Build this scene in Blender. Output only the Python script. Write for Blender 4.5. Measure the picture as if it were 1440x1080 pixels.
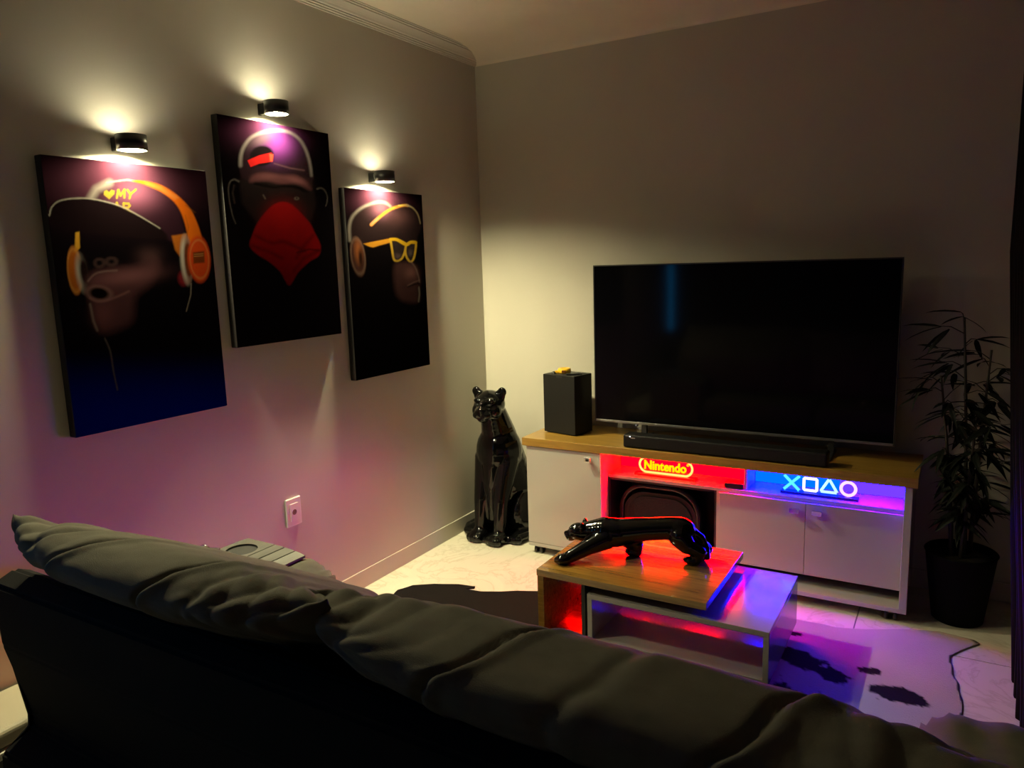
import bpy, bmesh, math, random
import numpy as np
from mathutils import Vector, Matrix, Euler, noise

random.seed(7)
for o in list(bpy.data.objects):
    bpy.data.objects.remove(o)
SC = bpy.context.scene
COL = SC.collection
PI = math.pi

# ------------------------------------------------------------------ camera
# world axes: x to the right along the back wall, y away towards the back wall, z up; room corner at the origin
F_PX = 1060.0
CAM = np.array([2.3026, -3.5753, 1.4639])
ROT = np.array([[0.86090815, -0.05488521, 0.50579124],
                [0.50780683, 0.15354159, -0.84767754],
                [-0.03113504, 0.98661674, 0.16005629]])
cam_d = bpy.data.cameras.new('camera')
cam_d.sensor_fit = 'HORIZONTAL'
cam_d.sensor_width = 36.0
cam_d.lens = F_PX / 1440.0 * 36.0
cam_d.clip_start = 0.02
cam_o = bpy.data.objects.new('camera', cam_d)
COL.objects.link(cam_o)
_m = Matrix([list(ROT[0]) + [CAM[0]], list(ROT[1]) + [CAM[1]], list(ROT[2]) + [CAM[2]], [0, 0, 0, 1]])
cam_o.matrix_world = _m
SC.camera = cam_o

# ------------------------------------------------------------------ world, exposure
W = bpy.data.worlds.new('world')
SC.world = W
W.use_nodes = True
W.node_tree.nodes['Background'].inputs[0].default_value = (0.01, 0.01, 0.012, 1)
W.node_tree.nodes['Background'].inputs[1].default_value = 0.3
SC.view_settings.view_transform = 'Standard'
SC.view_settings.look = 'None'
SC.view_settings.gamma = 1.0
SC.view_settings.use_curve_mapping = False
SC.view_settings.exposure = 0.0

# light strengths of the sconces, added niche lights and assumed light bar
SCONCE_DOWN = (1.0, 0.90, 0.51)
SCONCE_POWER = (2250.0, 1200.0, 4300.0)     # one for each of the three wall lamps
SCONCE_UP = (1.0, 0.90, 0.58, 140.0)
PANEL_RED = (1.0, 0.0, 0.00015, 165.0)
STRIP_RED = (1.0, 0.0, 0.0006, 300.0)
PANEL_BLUE = (0.0, 0.0011, 1.0, 170.0)
STRIP_BLUE = (0.0, 0.002, 1.0, 200.0)
PANEL_VIOLET = (0.0015, 0.0004, 1.0, 130.0)
STRIP_VIOLET = (0.30, 0.0, 1.0, 110.0)
BAR_BLUE = (0.02, 0.42, 1.0, 9.0)
# ------------------------------------------------------------------ materials
MATS = {}
def mat(name, base, rough=0.5, metal=0.0, spec=0.5, coat=0.0, bump=0.0, bscale=40.0, vary=0.0, vscale=6.0, sheen=0.0, stretch=(1, 1, 1)):
    """Principled material with procedural colour variation and fine relief."""
    if name in MATS:
        return MATS[name]
    m = bpy.data.materials.new(name)
    m.use_nodes = True
    nt = m.node_tree
    b = nt.nodes['Principled BSDF']
    b.inputs['Base Color'].default_value = (*base, 1)
    b.inputs['Roughness'].default_value = rough
    b.inputs['Metallic'].default_value = metal
    b.inputs['Specular IOR Level'].default_value = spec
    b.inputs['Coat Weight'].default_value = coat
    b.inputs['Coat Roughness'].default_value = 0.03
    if sheen:
        b.inputs['Sheen Weight'].default_value = sheen
        b.inputs['Sheen Roughness'].default_value = 0.4
    tc = nt.nodes.new('ShaderNodeTexCoord')
    mp = nt.nodes.new('ShaderNodeMapping')
    mp.inputs['Scale'].default_value = stretch
    nt.links.new(tc.outputs['Object'], mp.inputs['Vector'])
    if vary:
        n = nt.nodes.new('ShaderNodeTexNoise')
        n.inputs['Scale'].default_value = vscale
        n.inputs['Detail'].default_value = 4
        nt.links.new(mp.outputs[0], n.inputs['Vector'])
        r = nt.nodes.new('ShaderNodeValToRGB')
        r.color_ramp.elements[0].position = 0.3
        r.color_ramp.elements[1].position = 0.7
        r.color_ramp.elements[0].color = (*[c * (1 - vary) for c in base], 1)
        r.color_ramp.elements[1].color = (*[min(1, c * (1 + vary)) for c in base], 1)
        nt.links.new(n.outputs['Fac'], r.inputs[0])
        nt.links.new(r.outputs[0], b.inputs['Base Color'])
    if bump:
        n2 = nt.nodes.new('ShaderNodeTexNoise')
        n2.inputs['Scale'].default_value = bscale
        n2.inputs['Detail'].default_value = 3
        nt.links.new(mp.outputs[0], n2.inputs['Vector'])
        bp = nt.nodes.new('ShaderNodeBump')
        bp.inputs['Strength'].default_value = bump
        bp.inputs['Distance'].default_value = 0.004
        nt.links.new(n2.outputs['Fac'], bp.inputs['Height'])
        nt.links.new(bp.outputs[0], b.inputs['Normal'])
    MATS[name] = m
    return m

def emat(name, col, strength):
    if name in MATS:
        return MATS[name]
    m = bpy.data.materials.new(name)
    m.use_nodes = True
    nt = m.node_tree
    nt.nodes.remove(nt.nodes['Principled BSDF'])
    e = nt.nodes.new('ShaderNodeEmission')
    e.inputs[0].default_value = (*col, 1)
    e.inputs[1].default_value = strength
    nt.links.new(e.outputs[0], nt.nodes['Material Output'].inputs[0])
    MATS[name] = m
    return m

def wood_mat(name, dark, light, axis=0, rough=0.3, coat=0.3):
    m = mat(name, light, rough, coat=coat)
    nt = m.node_tree
    b = nt.nodes['Principled BSDF']
    tc = nt.nodes.new('ShaderNodeTexCoord')
    mp = nt.nodes.new('ShaderNodeMapping')
    s = [22.0, 22.0, 22.0]
    s[axis] = 1.6
    mp.inputs['Scale'].default_value = s
    n = nt.nodes.new('ShaderNodeTexNoise')
    n.inputs['Scale'].default_value = 2.2
    n.inputs['Detail'].default_value = 7
    n.inputs['Roughness'].default_value = 0.65
    n.inputs['Distortion'].default_value = 0.6
    r = nt.nodes.new('ShaderNodeValToRGB')
    r.color_ramp.elements[0].position = 0.32
    r.color_ramp.elements[0].color = (*dark, 1)
    r.color_ramp.elements[1].position = 0.68
    r.color_ramp.elements[1].color = (*light, 1)
    nt.links.new(tc.outputs['Object'], mp.inputs[0])
    nt.links.new(mp.outputs[0], n.inputs['Vector'])
    nt.links.new(n.outputs['Fac'], r.inputs[0])
    nt.links.new(r.outputs[0], b.inputs['Base Color'])
    return m

def attr_mat(name, rough=0.5, spec=0.4, bump=0.0, bscale=300.0, coat=0.0, coat_rough=0.2):
    """Material that takes the print / coat colour from the mesh's 'Col' attribute."""
    m = mat(name, (0.1, 0.1, 0.1), rough, spec=spec, bump=bump, bscale=bscale, coat=coat)
    nt = m.node_tree
    nt.nodes['Principled BSDF'].inputs['Coat Roughness'].default_value = coat_rough
    a = nt.nodes.new('ShaderNodeAttribute')
    a.attribute_name = 'Col'
    nt.links.new(a.outputs['Color'], nt.nodes['Principled BSDF'].inputs['Base Color'])
    return m

def marble_mat(name, base, vein):
    m = mat(name, base, 0.22, spec=0.5)
    nt = m.node_tree
    b = nt.nodes['Principled BSDF']
    tc = nt.nodes.new('ShaderNodeTexCoord')
    n = nt.nodes.new('ShaderNodeTexNoise')
    n.inputs['Scale'].default_value = 3.0
    n.inputs['Detail'].default_value = 8
    n.inputs['Roughness'].default_value = 0.6
    n.inputs['Distortion'].default_value = 1.6
    r = nt.nodes.new('ShaderNodeValToRGB')
    e = r.color_ramp.elements
    e[0].position = 0.35
    e[0].color = (*base, 1)
    e[1].position = 0.65
    e[1].color = (*[min(1, c * 1.06) for c in base], 1)
    v = e.new(0.5)
    v.color = (*vein, 1)
    v2 = e.new(0.53)
    v2.color = (*base, 1)
    v3 = e.new(0.47)
    v3.color = (*base, 1)
    nt.links.new(tc.outputs['Object'], n.inputs['Vector'])
    nt.links.new(n.outputs['Fac'], r.inputs[0])
    nt.links.new(r.outputs[0], b.inputs['Base Color'])
    return m

M_WALL = mat('wall_paint', (0.52, 0.495, 0.43), 0.75, spec=0.25, bump=0.06, bscale=120, vary=0.03, vscale=2)
M_WALLDK = mat('wall_paint_dark', (0.10, 0.09, 0.08), 0.8, spec=0.2, bump=0.06, bscale=120, vary=0.03, vscale=2)  # unseen right and rear walls, darkened to cut bounced light
M_CEIL = mat('ceiling_paint', (0.80, 0.735, 0.60), 0.85, spec=0.2, vary=0.02)
M_TRIM = mat('trim_paint', (0.62, 0.59, 0.52), 0.5, spec=0.3, vary=0.02)
M_BASEB = mat('baseboard_tile', (0.50, 0.47, 0.40), 0.4, spec=0.3, vary=0.02)
M_TILE = marble_mat('porcelain_tile', (0.58, 0.545, 0.45), (0.50, 0.46, 0.37))
M_GROUT = mat('grout', (0.22, 0.20, 0.17), 0.9, vary=0.1)
M_BLACK = mat('black_metal', (0.012, 0.012, 0.013), 0.35, metal=0.0, vary=0.05)
M_BLKPL = mat('black_plastic', (0.014, 0.014, 0.015), 0.38, vary=0.05)
M_CONSOLE = mat('console_plastic', (0.009, 0.0085, 0.008), 0.6, spec=0.25, vary=0.04)
M_GLOSSBLK = mat('glossy_black_ceramic', (0.002, 0.002, 0.0022), 0.07, spec=0.42, coat=0.0, vary=0.02)
M_SCREEN = mat('tv_glass', (0.002, 0.002, 0.003), 0.08, spec=0.13, vary=0.02)
M_SILVER = mat('silver_strip', (0.55, 0.55, 0.56), 0.25, metal=0.9, vary=0.03)
M_CHROME = mat('chrome', (0.75, 0.75, 0.78), 0.12, metal=1.0, vary=0.02)
M_WHITELQ = mat('white_lacquer', (0.40, 0.385, 0.355), 0.16, spec=0.5, coat=0.25, vary=0.015)
M_WHITETB = mat('white_gloss_table', (0.23, 0.224, 0.215), 0.12, spec=0.7, coat=0.0, vary=0.015)
M_BLKPANEL = mat('black_panel', (0.012, 0.011, 0.012), 0.5, vary=0.05)
M_OAK_X = wood_mat('oak_board', (0.20, 0.105, 0.016), (0.36, 0.21, 0.040), 0, 0.28, 0.25)
M_OAK_T = wood_mat('oak_table', (0.12, 0.060, 0.011), (0.24, 0.135, 0.026), 0, 0.14, 0.5)
M_SOFA = mat('sofa_fabric', (0.112, 0.105, 0.083), 0.9, spec=0.12, bump=0.25, bscale=600, vary=0.08, vscale=30)
M_SOFADK = mat('sofa_frame_fabric', (0.008, 0.008, 0.008), 0.9, spec=0.15, bump=0.25, bscale=600, vary=0.08, vscale=30)
M_CREAM = mat('cream_upholstery', (0.40, 0.36, 0.26), 0.6, bump=0.15, bscale=300, vary=0.03)
M_CURTAIN = mat('black_curtain', (0.003, 0.003, 0.0035), 0.9, spec=0.1, bump=0.1, bscale=400, vary=0.1)
M_LEAF = mat('dark_leaf', (0.006, 0.008, 0.0055), 0.6, spec=0.2, vary=0.35, vscale=14)
M_STEM = mat('bamboo_stem', (0.03, 0.025, 0.017), 0.5, vary=0.25, vscale=20)
M_POT = mat('black_pot', (0.004, 0.004, 0.0045), 0.75, spec=0.06, vary=0.05)
M_SOIL = mat('soil', (0.02, 0.014, 0.009), 0.95, bump=0.8, bscale=60, vary=0.3)
M_OUTLET = mat('outlet_plastic', (0.72, 0.70, 0.68), 0.35, vary=0.01)
M_OUTDK = mat('outlet_socket', (0.16, 0.10, 0.10), 0.5, vary=0.02)
M_GOLD = mat('yellow_plastic', (0.72, 0.42, 0.02), 0.3, coat=0.3, vary=0.05)
M_TRAY = mat('tray_wood', (0.085, 0.082, 0.070), 0.5, bump=0.2, bscale=120, vary=0.15, vscale=25, stretch=(1, 0.1, 1))
M_TRAYDK = mat('tray_cup_well', (0.014, 0.013, 0.012), 0.7, vary=0.1)

# ------------------------------------------------------------------ builders
def prop(o, label=None, cat=None, group=None, kind=None):
    if label: o['label'] = label
    if cat: o['category'] = cat
    if group: o['group'] = group
    if kind: o['kind'] = kind
    return o

def empty(name, loc=(0, 0, 0), rz=0.0):
    o = bpy.data.objects.new(name, None)
    o.empty_display_size = 0.05
    COL.objects.link(o)
    o.location = loc
    o.rotation_euler = (0, 0, rz)
    return o

def link(name, me, m=None, parent=None, smooth=False):
    o = bpy.data.objects.new(name, me)
    COL.objects.link(o)
    if m is not None and not me.materials:
        me.materials.append(m)
    if parent is not None:
        o.parent = parent
    if smooth:
        for p in me.polygons:
            p.use_smooth = True
    return o

def finish(name, bm, m=None, parent=None, smooth=False):
    me = bpy.data.meshes.new(name)
    bmesh.ops.recalc_face_normals(bm, faces=bm.faces)
    bm.to_mesh(me)
    bm.free()
    return link(name, me, m, parent, smooth)

def bx(bm, x0, x1, y0, y1, z0, z1, bev=0.0, seg=2):
    vs = [bm.verts.new((x, y, z)) for z in (z0, z1) for y in (y0, y1) for x in (x0, x1)]
    idx = [(0, 1, 3, 2), (4, 6, 7, 5), (0, 4, 5, 1), (2, 3, 7, 6), (0, 2, 6, 4), (1, 5, 7, 3)]
    fs = [bm.faces.new([vs[i] for i in f]) for f in idx]
    if bev > 0:
        es = list({e for f in fs for e in f.edges})
        bmesh.ops.bevel(bm, geom=es, offset=bev, segments=seg, affect='EDGES', profile=0.5)

def box(name, x0, x1, y0, y1, z0, z1, m, parent=None, bev=0.002, seg=2):
    bm = bmesh.new()
    bx(bm, x0, x1, y0, y1, z0, z1, bev, seg)
    return finish(name, bm, m, parent)

def lathe(bm, prof, n=32, c=(0, 0, 0), axis='z', cap=True):
    rings = []
    for r, h in prof:
        ring = []
        for i in range(n):
            a = 2 * PI * i / n
            p = (r * math.cos(a), r * math.sin(a), h)
            if axis == 'x': p = (h, p[0], p[1])
            elif axis == 'y': p = (p[0], h, p[1])
            ring.append(bm.verts.new((p[0] + c[0], p[1] + c[1], p[2] + c[2])))
        rings.append(ring)
    for a, b in zip(rings, rings[1:]):
        for i in range(n):
            bm.faces.new((a[i], a[(i + 1) % n], b[(i + 1) % n], b[i]))
    if cap:
        bm.faces.new(rings[0][::-1])
        bm.faces.new(rings[-1])

def turned(name, prof, m, parent=None, n=32, c=(0, 0, 0), axis='z', cap=True, smooth=True):
    bm = bmesh.new()
    lathe(bm, prof, n, c, axis, cap)
    o = finish(name, bm, m, parent, False)
    if smooth:
        for p in o.data.polygons:
            p.use_smooth = len(p.vertices) == 4
    return o

def tube(bm, pts, r, n=8, closed=False, cap=True):
    """sweep a circle along a polyline; r may be a list"""
    pts = [Vector(p) for p in pts]
    N = len(pts)
    rs = r if isinstance(r, (list, tuple)) else [r] * N
    rings = []
    up = None
    for i, p in enumerate(pts):
        if closed:
            t = (pts[(i + 1) % N] - pts[i - 1]).normalized()
        else:
            t = (pts[min(i + 1, N - 1)] - pts[max(i - 1, 0)]).normalized()
        if up is None:
            up = Vector((0, 0, 1)) if abs(t.z) < 0.9 else Vector((1, 0, 0))
        s = t.cross(up).normalized()
        up = s.cross(t).normalized()
        rings.append([bm.verts.new(p + (s * math.cos(2 * PI * k / n) + up * math.sin(2 * PI * k / n)) * rs[i]) for k in range(n)])
    rng = range(N) if closed else range(N - 1)
    for i in rng:
        a, b = rings[i], rings[(i + 1) % N]
        for k in range(n):
            bm.faces.new((a[k], a[(k + 1) % n], b[(k + 1) % n], b[k]))
    if cap and not closed:
        bm.faces.new(rings[0][::-1])
        bm.faces.new(rings[-1])

def prism(bm, pts2, plane, d0, d1):
    """extrude polygon pts2 between two offsets along the axis normal to plane ('xz','yz','xy')"""
    def P(a, b, d):
        return {'xz': (a, d, b), 'yz': (d, a, b), 'xy': (a, b, d)}[plane]
    A = [bm.verts.new(P(a, b, d0)) for a, b in pts2]
    B = [bm.verts.new(P(a, b, d1)) for a, b in pts2]
    n = len(A)
    bm.faces.new(A)
    bm.faces.new(B[::-1])
    for i in range(n):
        bm.faces.new((A[i], B[i], B[(i + 1) % n], A[(i + 1) % n]))

SPH = {}
def blob(bm, c, r, rot=None, seg=20):
    """ellipsoid added to bm"""
    if seg not in SPH:
        t = bmesh.new()
        bmesh.ops.create_uvsphere(t, u_segments=seg, v_segments=seg // 2 + 2, radius=1.0)
        t.verts.index_update()
        SPH[seg] = ([v.co.copy() for v in t.verts], [[v.index for v in f.verts] for f in t.faces])
        t.free()
    M = Matrix.Translation(Vector(c)) @ (rot.to_matrix().to_4x4() if rot else Matrix.Identity(4)) @ Matrix.Diagonal((r[0], r[1], r[2], 1))
    vs = [bm.verts.new(M @ v) for v in SPH[seg][0]]
    for f in SPH[seg][1]:
        bm.faces.new([vs[i] for i in f])

def capsule(bm, p0, r0, p1, r1, n=5):
    """a tapered limb as overlapping balls"""
    p0, p1 = Vector(p0), Vector(p1)
    L = (p1 - p0).length
    k = max(2, int(L / (0.35 * min(r0, r1))) + 1)
    for i in range(k + 1):
        t = i / k
        r = r0 + (r1 - r0) * t
        blob(bm, p0.lerp(p1, t), (r, r, r), seg=14)

def organic(name, bm, voxel, smooth_it, m, parent=None):
    """merge overlapping volumes into one continuous smooth body"""
    me = bpy.data.meshes.new(name + '_raw')
    bm.to_mesh(me)
    bm.free()
    o = bpy.data.objects.new(name + '_raw', me)
    COL.objects.link(o)
    r = o.modifiers.new('r', 'REMESH')
    r.mode = 'VOXEL'
    r.voxel_size = voxel
    s = o.modifiers.new('s', 'SMOOTH')
    s.factor = 0.5
    s.iterations = smooth_it
    dg = bpy.context.evaluated_depsgraph_get()
    out = bpy.data.meshes.new_from_object(o.evaluated_get(dg))
    bpy.data.objects.remove(o)
    out.name = name
    out.materials.clear()
    return link(name, out, m, parent, True)

def text_mesh(body, size, depth, bold=0.0):
    cu = bpy.data.curves.new('t', 'FONT')
    cu.body = body
    cu.size = size
    cu.extrude = depth
    cu.offset = bold
    cu.align_x = 'CENTER'
    cu.resolution_u = 3
    o = bpy.data.objects.new('t', cu)
    COL.objects.link(o)
    dg = bpy.context.evaluated_depsgraph_get()
    me = bpy.data.meshes.new_from_object(o.evaluated_get(dg))
    bpy.data.objects.remove(o)
    me.materials.clear()
    return me

def copy_tree(o, parent=None):
    c = o.copy()
    COL.objects.link(c)
    c.parent = parent
    for ch in list(o.children):
        copy_tree(ch, c)
    return c

# ------------------------------------------------------------------ the room
ROOM_X1, ROOM_Y0, CEIL = 2.78, -5.2, 2.56
def struct(o):
    o['kind'] = 'structure'
    return o

fl = struct(box('floor', -0.1, ROOM_X1 + 0.1, ROOM_Y0 - 0.1, 0.1, -0.06, -0.003, M_GROUT, bev=0))
TS, GAP = 1.2, 0.0022
tile_cache = {}
for ci, (xa, off) in enumerate([(-0.387, -1.185), (0.813, -1.185), (2.013, -0.585)]):
    y = off + 1.2
    while y > ROOM_Y0 - 1.2:
        x0, x1 = max(xa, 0.0), min(xa + TS, ROOM_X1)
        y0, y1 = max(y, ROOM_Y0), min(y + TS, 0.0)
        if y1 - y0 > 0.02:
            t = box('tile', x0 + GAP, x1 - GAP, y0 + GAP, y1 - GAP, -0.003, 0.0, M_TILE, fl, bev=0.0008, seg=1)
        y -= TS
wl = struct(box('wall_left', -0.12, 0.0, ROOM_Y0, 0.0, 0.0, CEIL, M_WALL, bev=0))
wb = struct(box('wall_back', -0.12, ROOM_X1 + 0.12, 0.0, 0.12, 0.0, CEIL, M_WALL, bev=0))
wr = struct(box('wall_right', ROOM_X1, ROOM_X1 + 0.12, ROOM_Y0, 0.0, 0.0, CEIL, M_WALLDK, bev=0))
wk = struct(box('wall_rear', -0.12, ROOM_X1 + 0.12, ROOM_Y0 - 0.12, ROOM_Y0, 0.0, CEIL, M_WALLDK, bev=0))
ce = struct(box('ceiling', -0.12, ROOM_X1 + 0.12, ROOM_Y0 - 0.12, 0.12, CEIL, CEIL + 0.1, M_CEIL, bev=0))

# crown moulding on the left wall: stepped bands below, a flat cove and a bead under the ceiling
bm = bmesh.new()
prof = [(0, 2.497), (0.007, 2.497), (0.007, 2.503), (0.0125, 2.505), (0.0125, 2.5105), (0.018, 2.5125), (0.018, 2.518), (0.024, 2.520),
        (0.029, 2.527), (0.036, 2.534), (0.045, 2.541), (0.053, 2.545), (0.053, 2.5495), (0.060, 2.5515), (0.060, 2.556), (0.068, 2.557), (0.068, CEIL), (0, CEIL)]
def mitre_crown(bm, prof):
    A = [bm.verts.new((a, -0.001, z)) for a, z in prof]
    B = [bm.verts.new((a, ROOM_Y0, z)) for a, z in prof]
    n = len(A)
    bm.faces.new(A); bm.faces.new(B[::-1])
    for i in range(n):
        bm.faces.new((A[i], B[i], B[(i + 1) % n], A[(i + 1) % n]))
mitre_crown(bm, prof)
struct(finish('trim_1', bm, M_TRIM))
# plain smooth cove on the back wall, running out into the ceiling
bm = bmesh.new()
cov = [(0, 2.497)] + [(0.30 * (1 - math.cos(t * PI / 2 / 30)), 2.497 + 0.0628 * math.sin(t * PI / 2 / 30)) for t in range(1, 31)] + [(0, CEIL)]
A = [bm.verts.new((0.0, -a, z)) for a, z in cov]
B = [bm.verts.new((ROOM_X1, -a, z)) for a, z in cov]
n = len(A)
bm.faces.new(A); bm.faces.new(B[::-1])
for i in range(n):
    bm.faces.new((A[i], B[i], B[(i + 1) % n], A[(i + 1) % n]))
o = struct(finish('trim_2', bm, M_CEIL))
for nm, args in (('baseboard_left', (0.0, 0.007, ROOM_Y0, 0.0)), ('baseboard_back', (0.014, ROOM_X1, -0.014, 0.0)), ('baseboard_right', (ROOM_X1 - 0.014, ROOM_X1, ROOM_Y0, -0.014))):
    struct(box(nm, *args, 0.0, 0.084, M_BASEB, bev=0.003))

# ------------------------------------------------------------------ wall sconces
def make_sconce():
    r = empty('wall_sconce')
    box('mount', 0.0, 0.036, -0.02, 0.02, -0.021, 0.021, M_BLACK, r, bev=0.003)
    bm = bmesh.new()
    R0, R1, h = 0.0445, 0.0415, 0.023
    n = 40
    lathe(bm, [(R1, -h), (R0, -h), (R0, h), (R1, h), (R1, -h)], n, (0.078, 0, 0), cap=False)
    o = finish('drum_shade', bm, M_BLACK, r)
    for p in o.data.polygons: p.use_smooth = abs(p.normal.z) < 0.5
    # opaque web between the two light chambers
    turned('chamber_web', [(0.0410, -0.003), (0.0410, 0.003)], M_BLACK, r, 32, (0.078, 0, 0))
    turned('lower_bulb', [(0.032, -0.0035), (0.032, -0.0060), (0.027, -0.0105), (0.0175, -0.0135), (0.007, -0.0150)], None, r, 32, (0.078, 0, 0))
    turned('upper_bulb', [(0.023, 0.0035), (0.023, 0.0065), (0.0195, 0.0110), (0.0125, 0.0140), (0.005, 0.0152)], emat('sconce_glow_up', SCONCE_UP[:3], SCONCE_UP[3]), r, 32, (0.078, 0, 0))
    return r
sc0 = make_sconce()
SCN = [(-2.088, 1.862, 'small black drum sconce lit above the print with orange headphones'),
       (-1.490, 2.055, 'small black drum sconce lit above the print with red bandana, the highest of the three'),
       (-0.891, 1.853, 'small black drum sconce lit above the print with yellow glasses')]
for i, (y, z, lab) in enumerate(SCN):
    o = sc0 if i == 0 else copy_tree(sc0)
    o.location = (0, y, z)
    for ch in o.children:
        if ch.name.startswith('lower_bulb'):
            if i: ch.data = ch.data.copy(); ch.data.materials.clear()
            ch.data.materials.append(emat('sconce_glow_%d' % i, SCONCE_DOWN, SCONCE_POWER[i]))
    prop(o, lab, 'wall lamp', 'black wall sconces above the prints')
# ------------------------------------------------------------------ canvas prints on the left wall
def photo_xy(P):
    """where points of the room lie on the measured photograph (used only to lay out the flat prints on their canvases)"""
    c = (P - CAM) @ ROT
    return np.stack([720 + F_PX * c[:, 0] / -c[:, 2], 540 - F_PX * c[:, 1] / -c[:, 2]], 1)

def smooth_line(pts, closed):
    """Catmull-Rom through the given points"""
    P = [np.array(p, float) for p in pts]
    n = len(P)
    out = []
    for i in range(n if closed else n - 1):
        p0 = P[i - 1] if (closed or i > 0) else P[0]
        p1, p2 = P[i], P[(i + 1) % n]
        p3 = P[(i + 2) % n] if (closed or i + 2 < n) else P[-1]
        for k in range(4):
            t = k / 4
            out.append(0.5 * (2 * p1 + (p2 - p0) * t + (2 * p0 - 5 * p1 + 4 * p2 - p3) * t * t + (3 * p1 - p0 - 3 * p2 + p3) * t ** 3))
    if not closed:
        out.append(P[-1])
    return out

class Paint:
    def __init__(s, q, base):
        s.q = q
        s.c = np.tile(np.array(base, float), (len(q), 1))
    def _mix(s, a, col):
        a = np.clip(a, 0, 1)[:, None]
        s.c = s.c * (1 - a) + np.array(col, float) * a
    def _pd(s, pts):
        if len(pts) >= 9: pts = smooth_line(pts, True)
        P = np.array(pts, float)
        q = s.q
        d = np.full(len(q), 1e9)
        ins = np.zeros(len(q), bool)
        n = len(P)
        for i in range(n):
            a, b = P[i], P[(i + 1) % n]
            e = b - a
            w = q - a
            t = np.clip((w @ e) / max(e @ e, 1e-9), 0, 1)
            d = np.minimum(d, np.hypot(*(w - t[:, None] * e).T))
            cond = (a[1] > q[:, 1]) != (b[1] > q[:, 1])
            xx = a[0] + (q[:, 1] - a[1]) * e[0] / (e[1] if abs(e[1]) > 1e-9 else 1e-9)
            ins ^= cond & (q[:, 0] < xx)
        return np.where(ins, -d, d)
    def poly(s, pts, col, soft=2.0, al=1.0):
        s._mix(al * (0.5 - s._pd(pts) / (2 * soft)), col)
    def polygrad(s, pts, c0, c1, y0, y1, soft=2.0, al=1.0):
        a = np.clip(al * (0.5 - s._pd(pts) / (2 * soft)), 0, 1)[:, None]
        t = np.clip((s.q[:, 1] - y0) / (y1 - y0), 0, 1)[:, None]
        s.c = s.c * (1 - a) + (np.array(c0) * (1 - t) + np.array(c1) * t) * a
    def stroke(s, pts, w, col, soft=1.5, al=1.0, w1=None):
        if len(pts) >= 4: pts = smooth_line(pts, False)
        P = np.array(pts, float)
        q = s.q
        best = np.full(len(q), -1e9)
        n = len(P) - 1
        for i in range(n):
            a, b = P[i], P[i + 1]
            e = b - a
            v = q - a
            t = np.clip((v @ e) / max(e @ e, 1e-9), 0, 1)
            ww = w if w1 is None else w + (w1 - w) * (i + t) / n
            best = np.maximum(best, ww / 2 - np.hypot(*(v - t[:, None] * e).T))
        s._mix(al * (0.5 + best / (2 * soft)), col)
    def ell(s, c, r, col, rot=0.0, soft=2.0, al=1.0):
        v = s.q - np.array(c, float)
        ca, sa = math.cos(math.radians(rot)), math.sin(math.radians(rot))
        x = v[:, 0] * ca + v[:, 1] * sa
        y = -v[:, 0] * sa + v[:, 1] * ca
        k = np.hypot(x / r[0], y / r[1])
        s._mix(al * (0.5 + (1 - k) * min(r) / (2 * soft)), col)
    def ring(s, c, r, w, col, rot=0.0, soft=1.5, al=1.0):
        v = s.q - np.array(c, float)
        ca, sa = math.cos(math.radians(rot)), math.sin(math.radians(rot))
        x = v[:, 0] * ca + v[:, 1] * sa
        y = -v[:, 0] * sa + v[:, 1] * ca
        d = np.abs(np.hypot(x / r[0], y / r[1]) - 1) * min(r)
        s._mix(al * (0.5 + (w / 2 - d) / (2 * soft)), col)
    def glow(s, c, r, col, al=1.0, rot=0.0):
        v = s.q - np.array(c, float)
        ca, sa = math.cos(math.radians(rot)), math.sin(math.radians(rot))
        x = v[:, 0] * ca + v[:, 1] * sa
        y = -v[:, 0] * sa + v[:, 1] * ca
        s._mix(al * np.exp(-(x / r[0]) ** 2 - (y / r[1]) ** 2), col)
    def vgrad(s, y0, y1, col, al=1.0):
        t = np.clip((s.q[:, 1] - y0) / (y1 - y0), 0, 1)
        s._mix(al * t * t * (3 - 2 * t), col)

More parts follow.
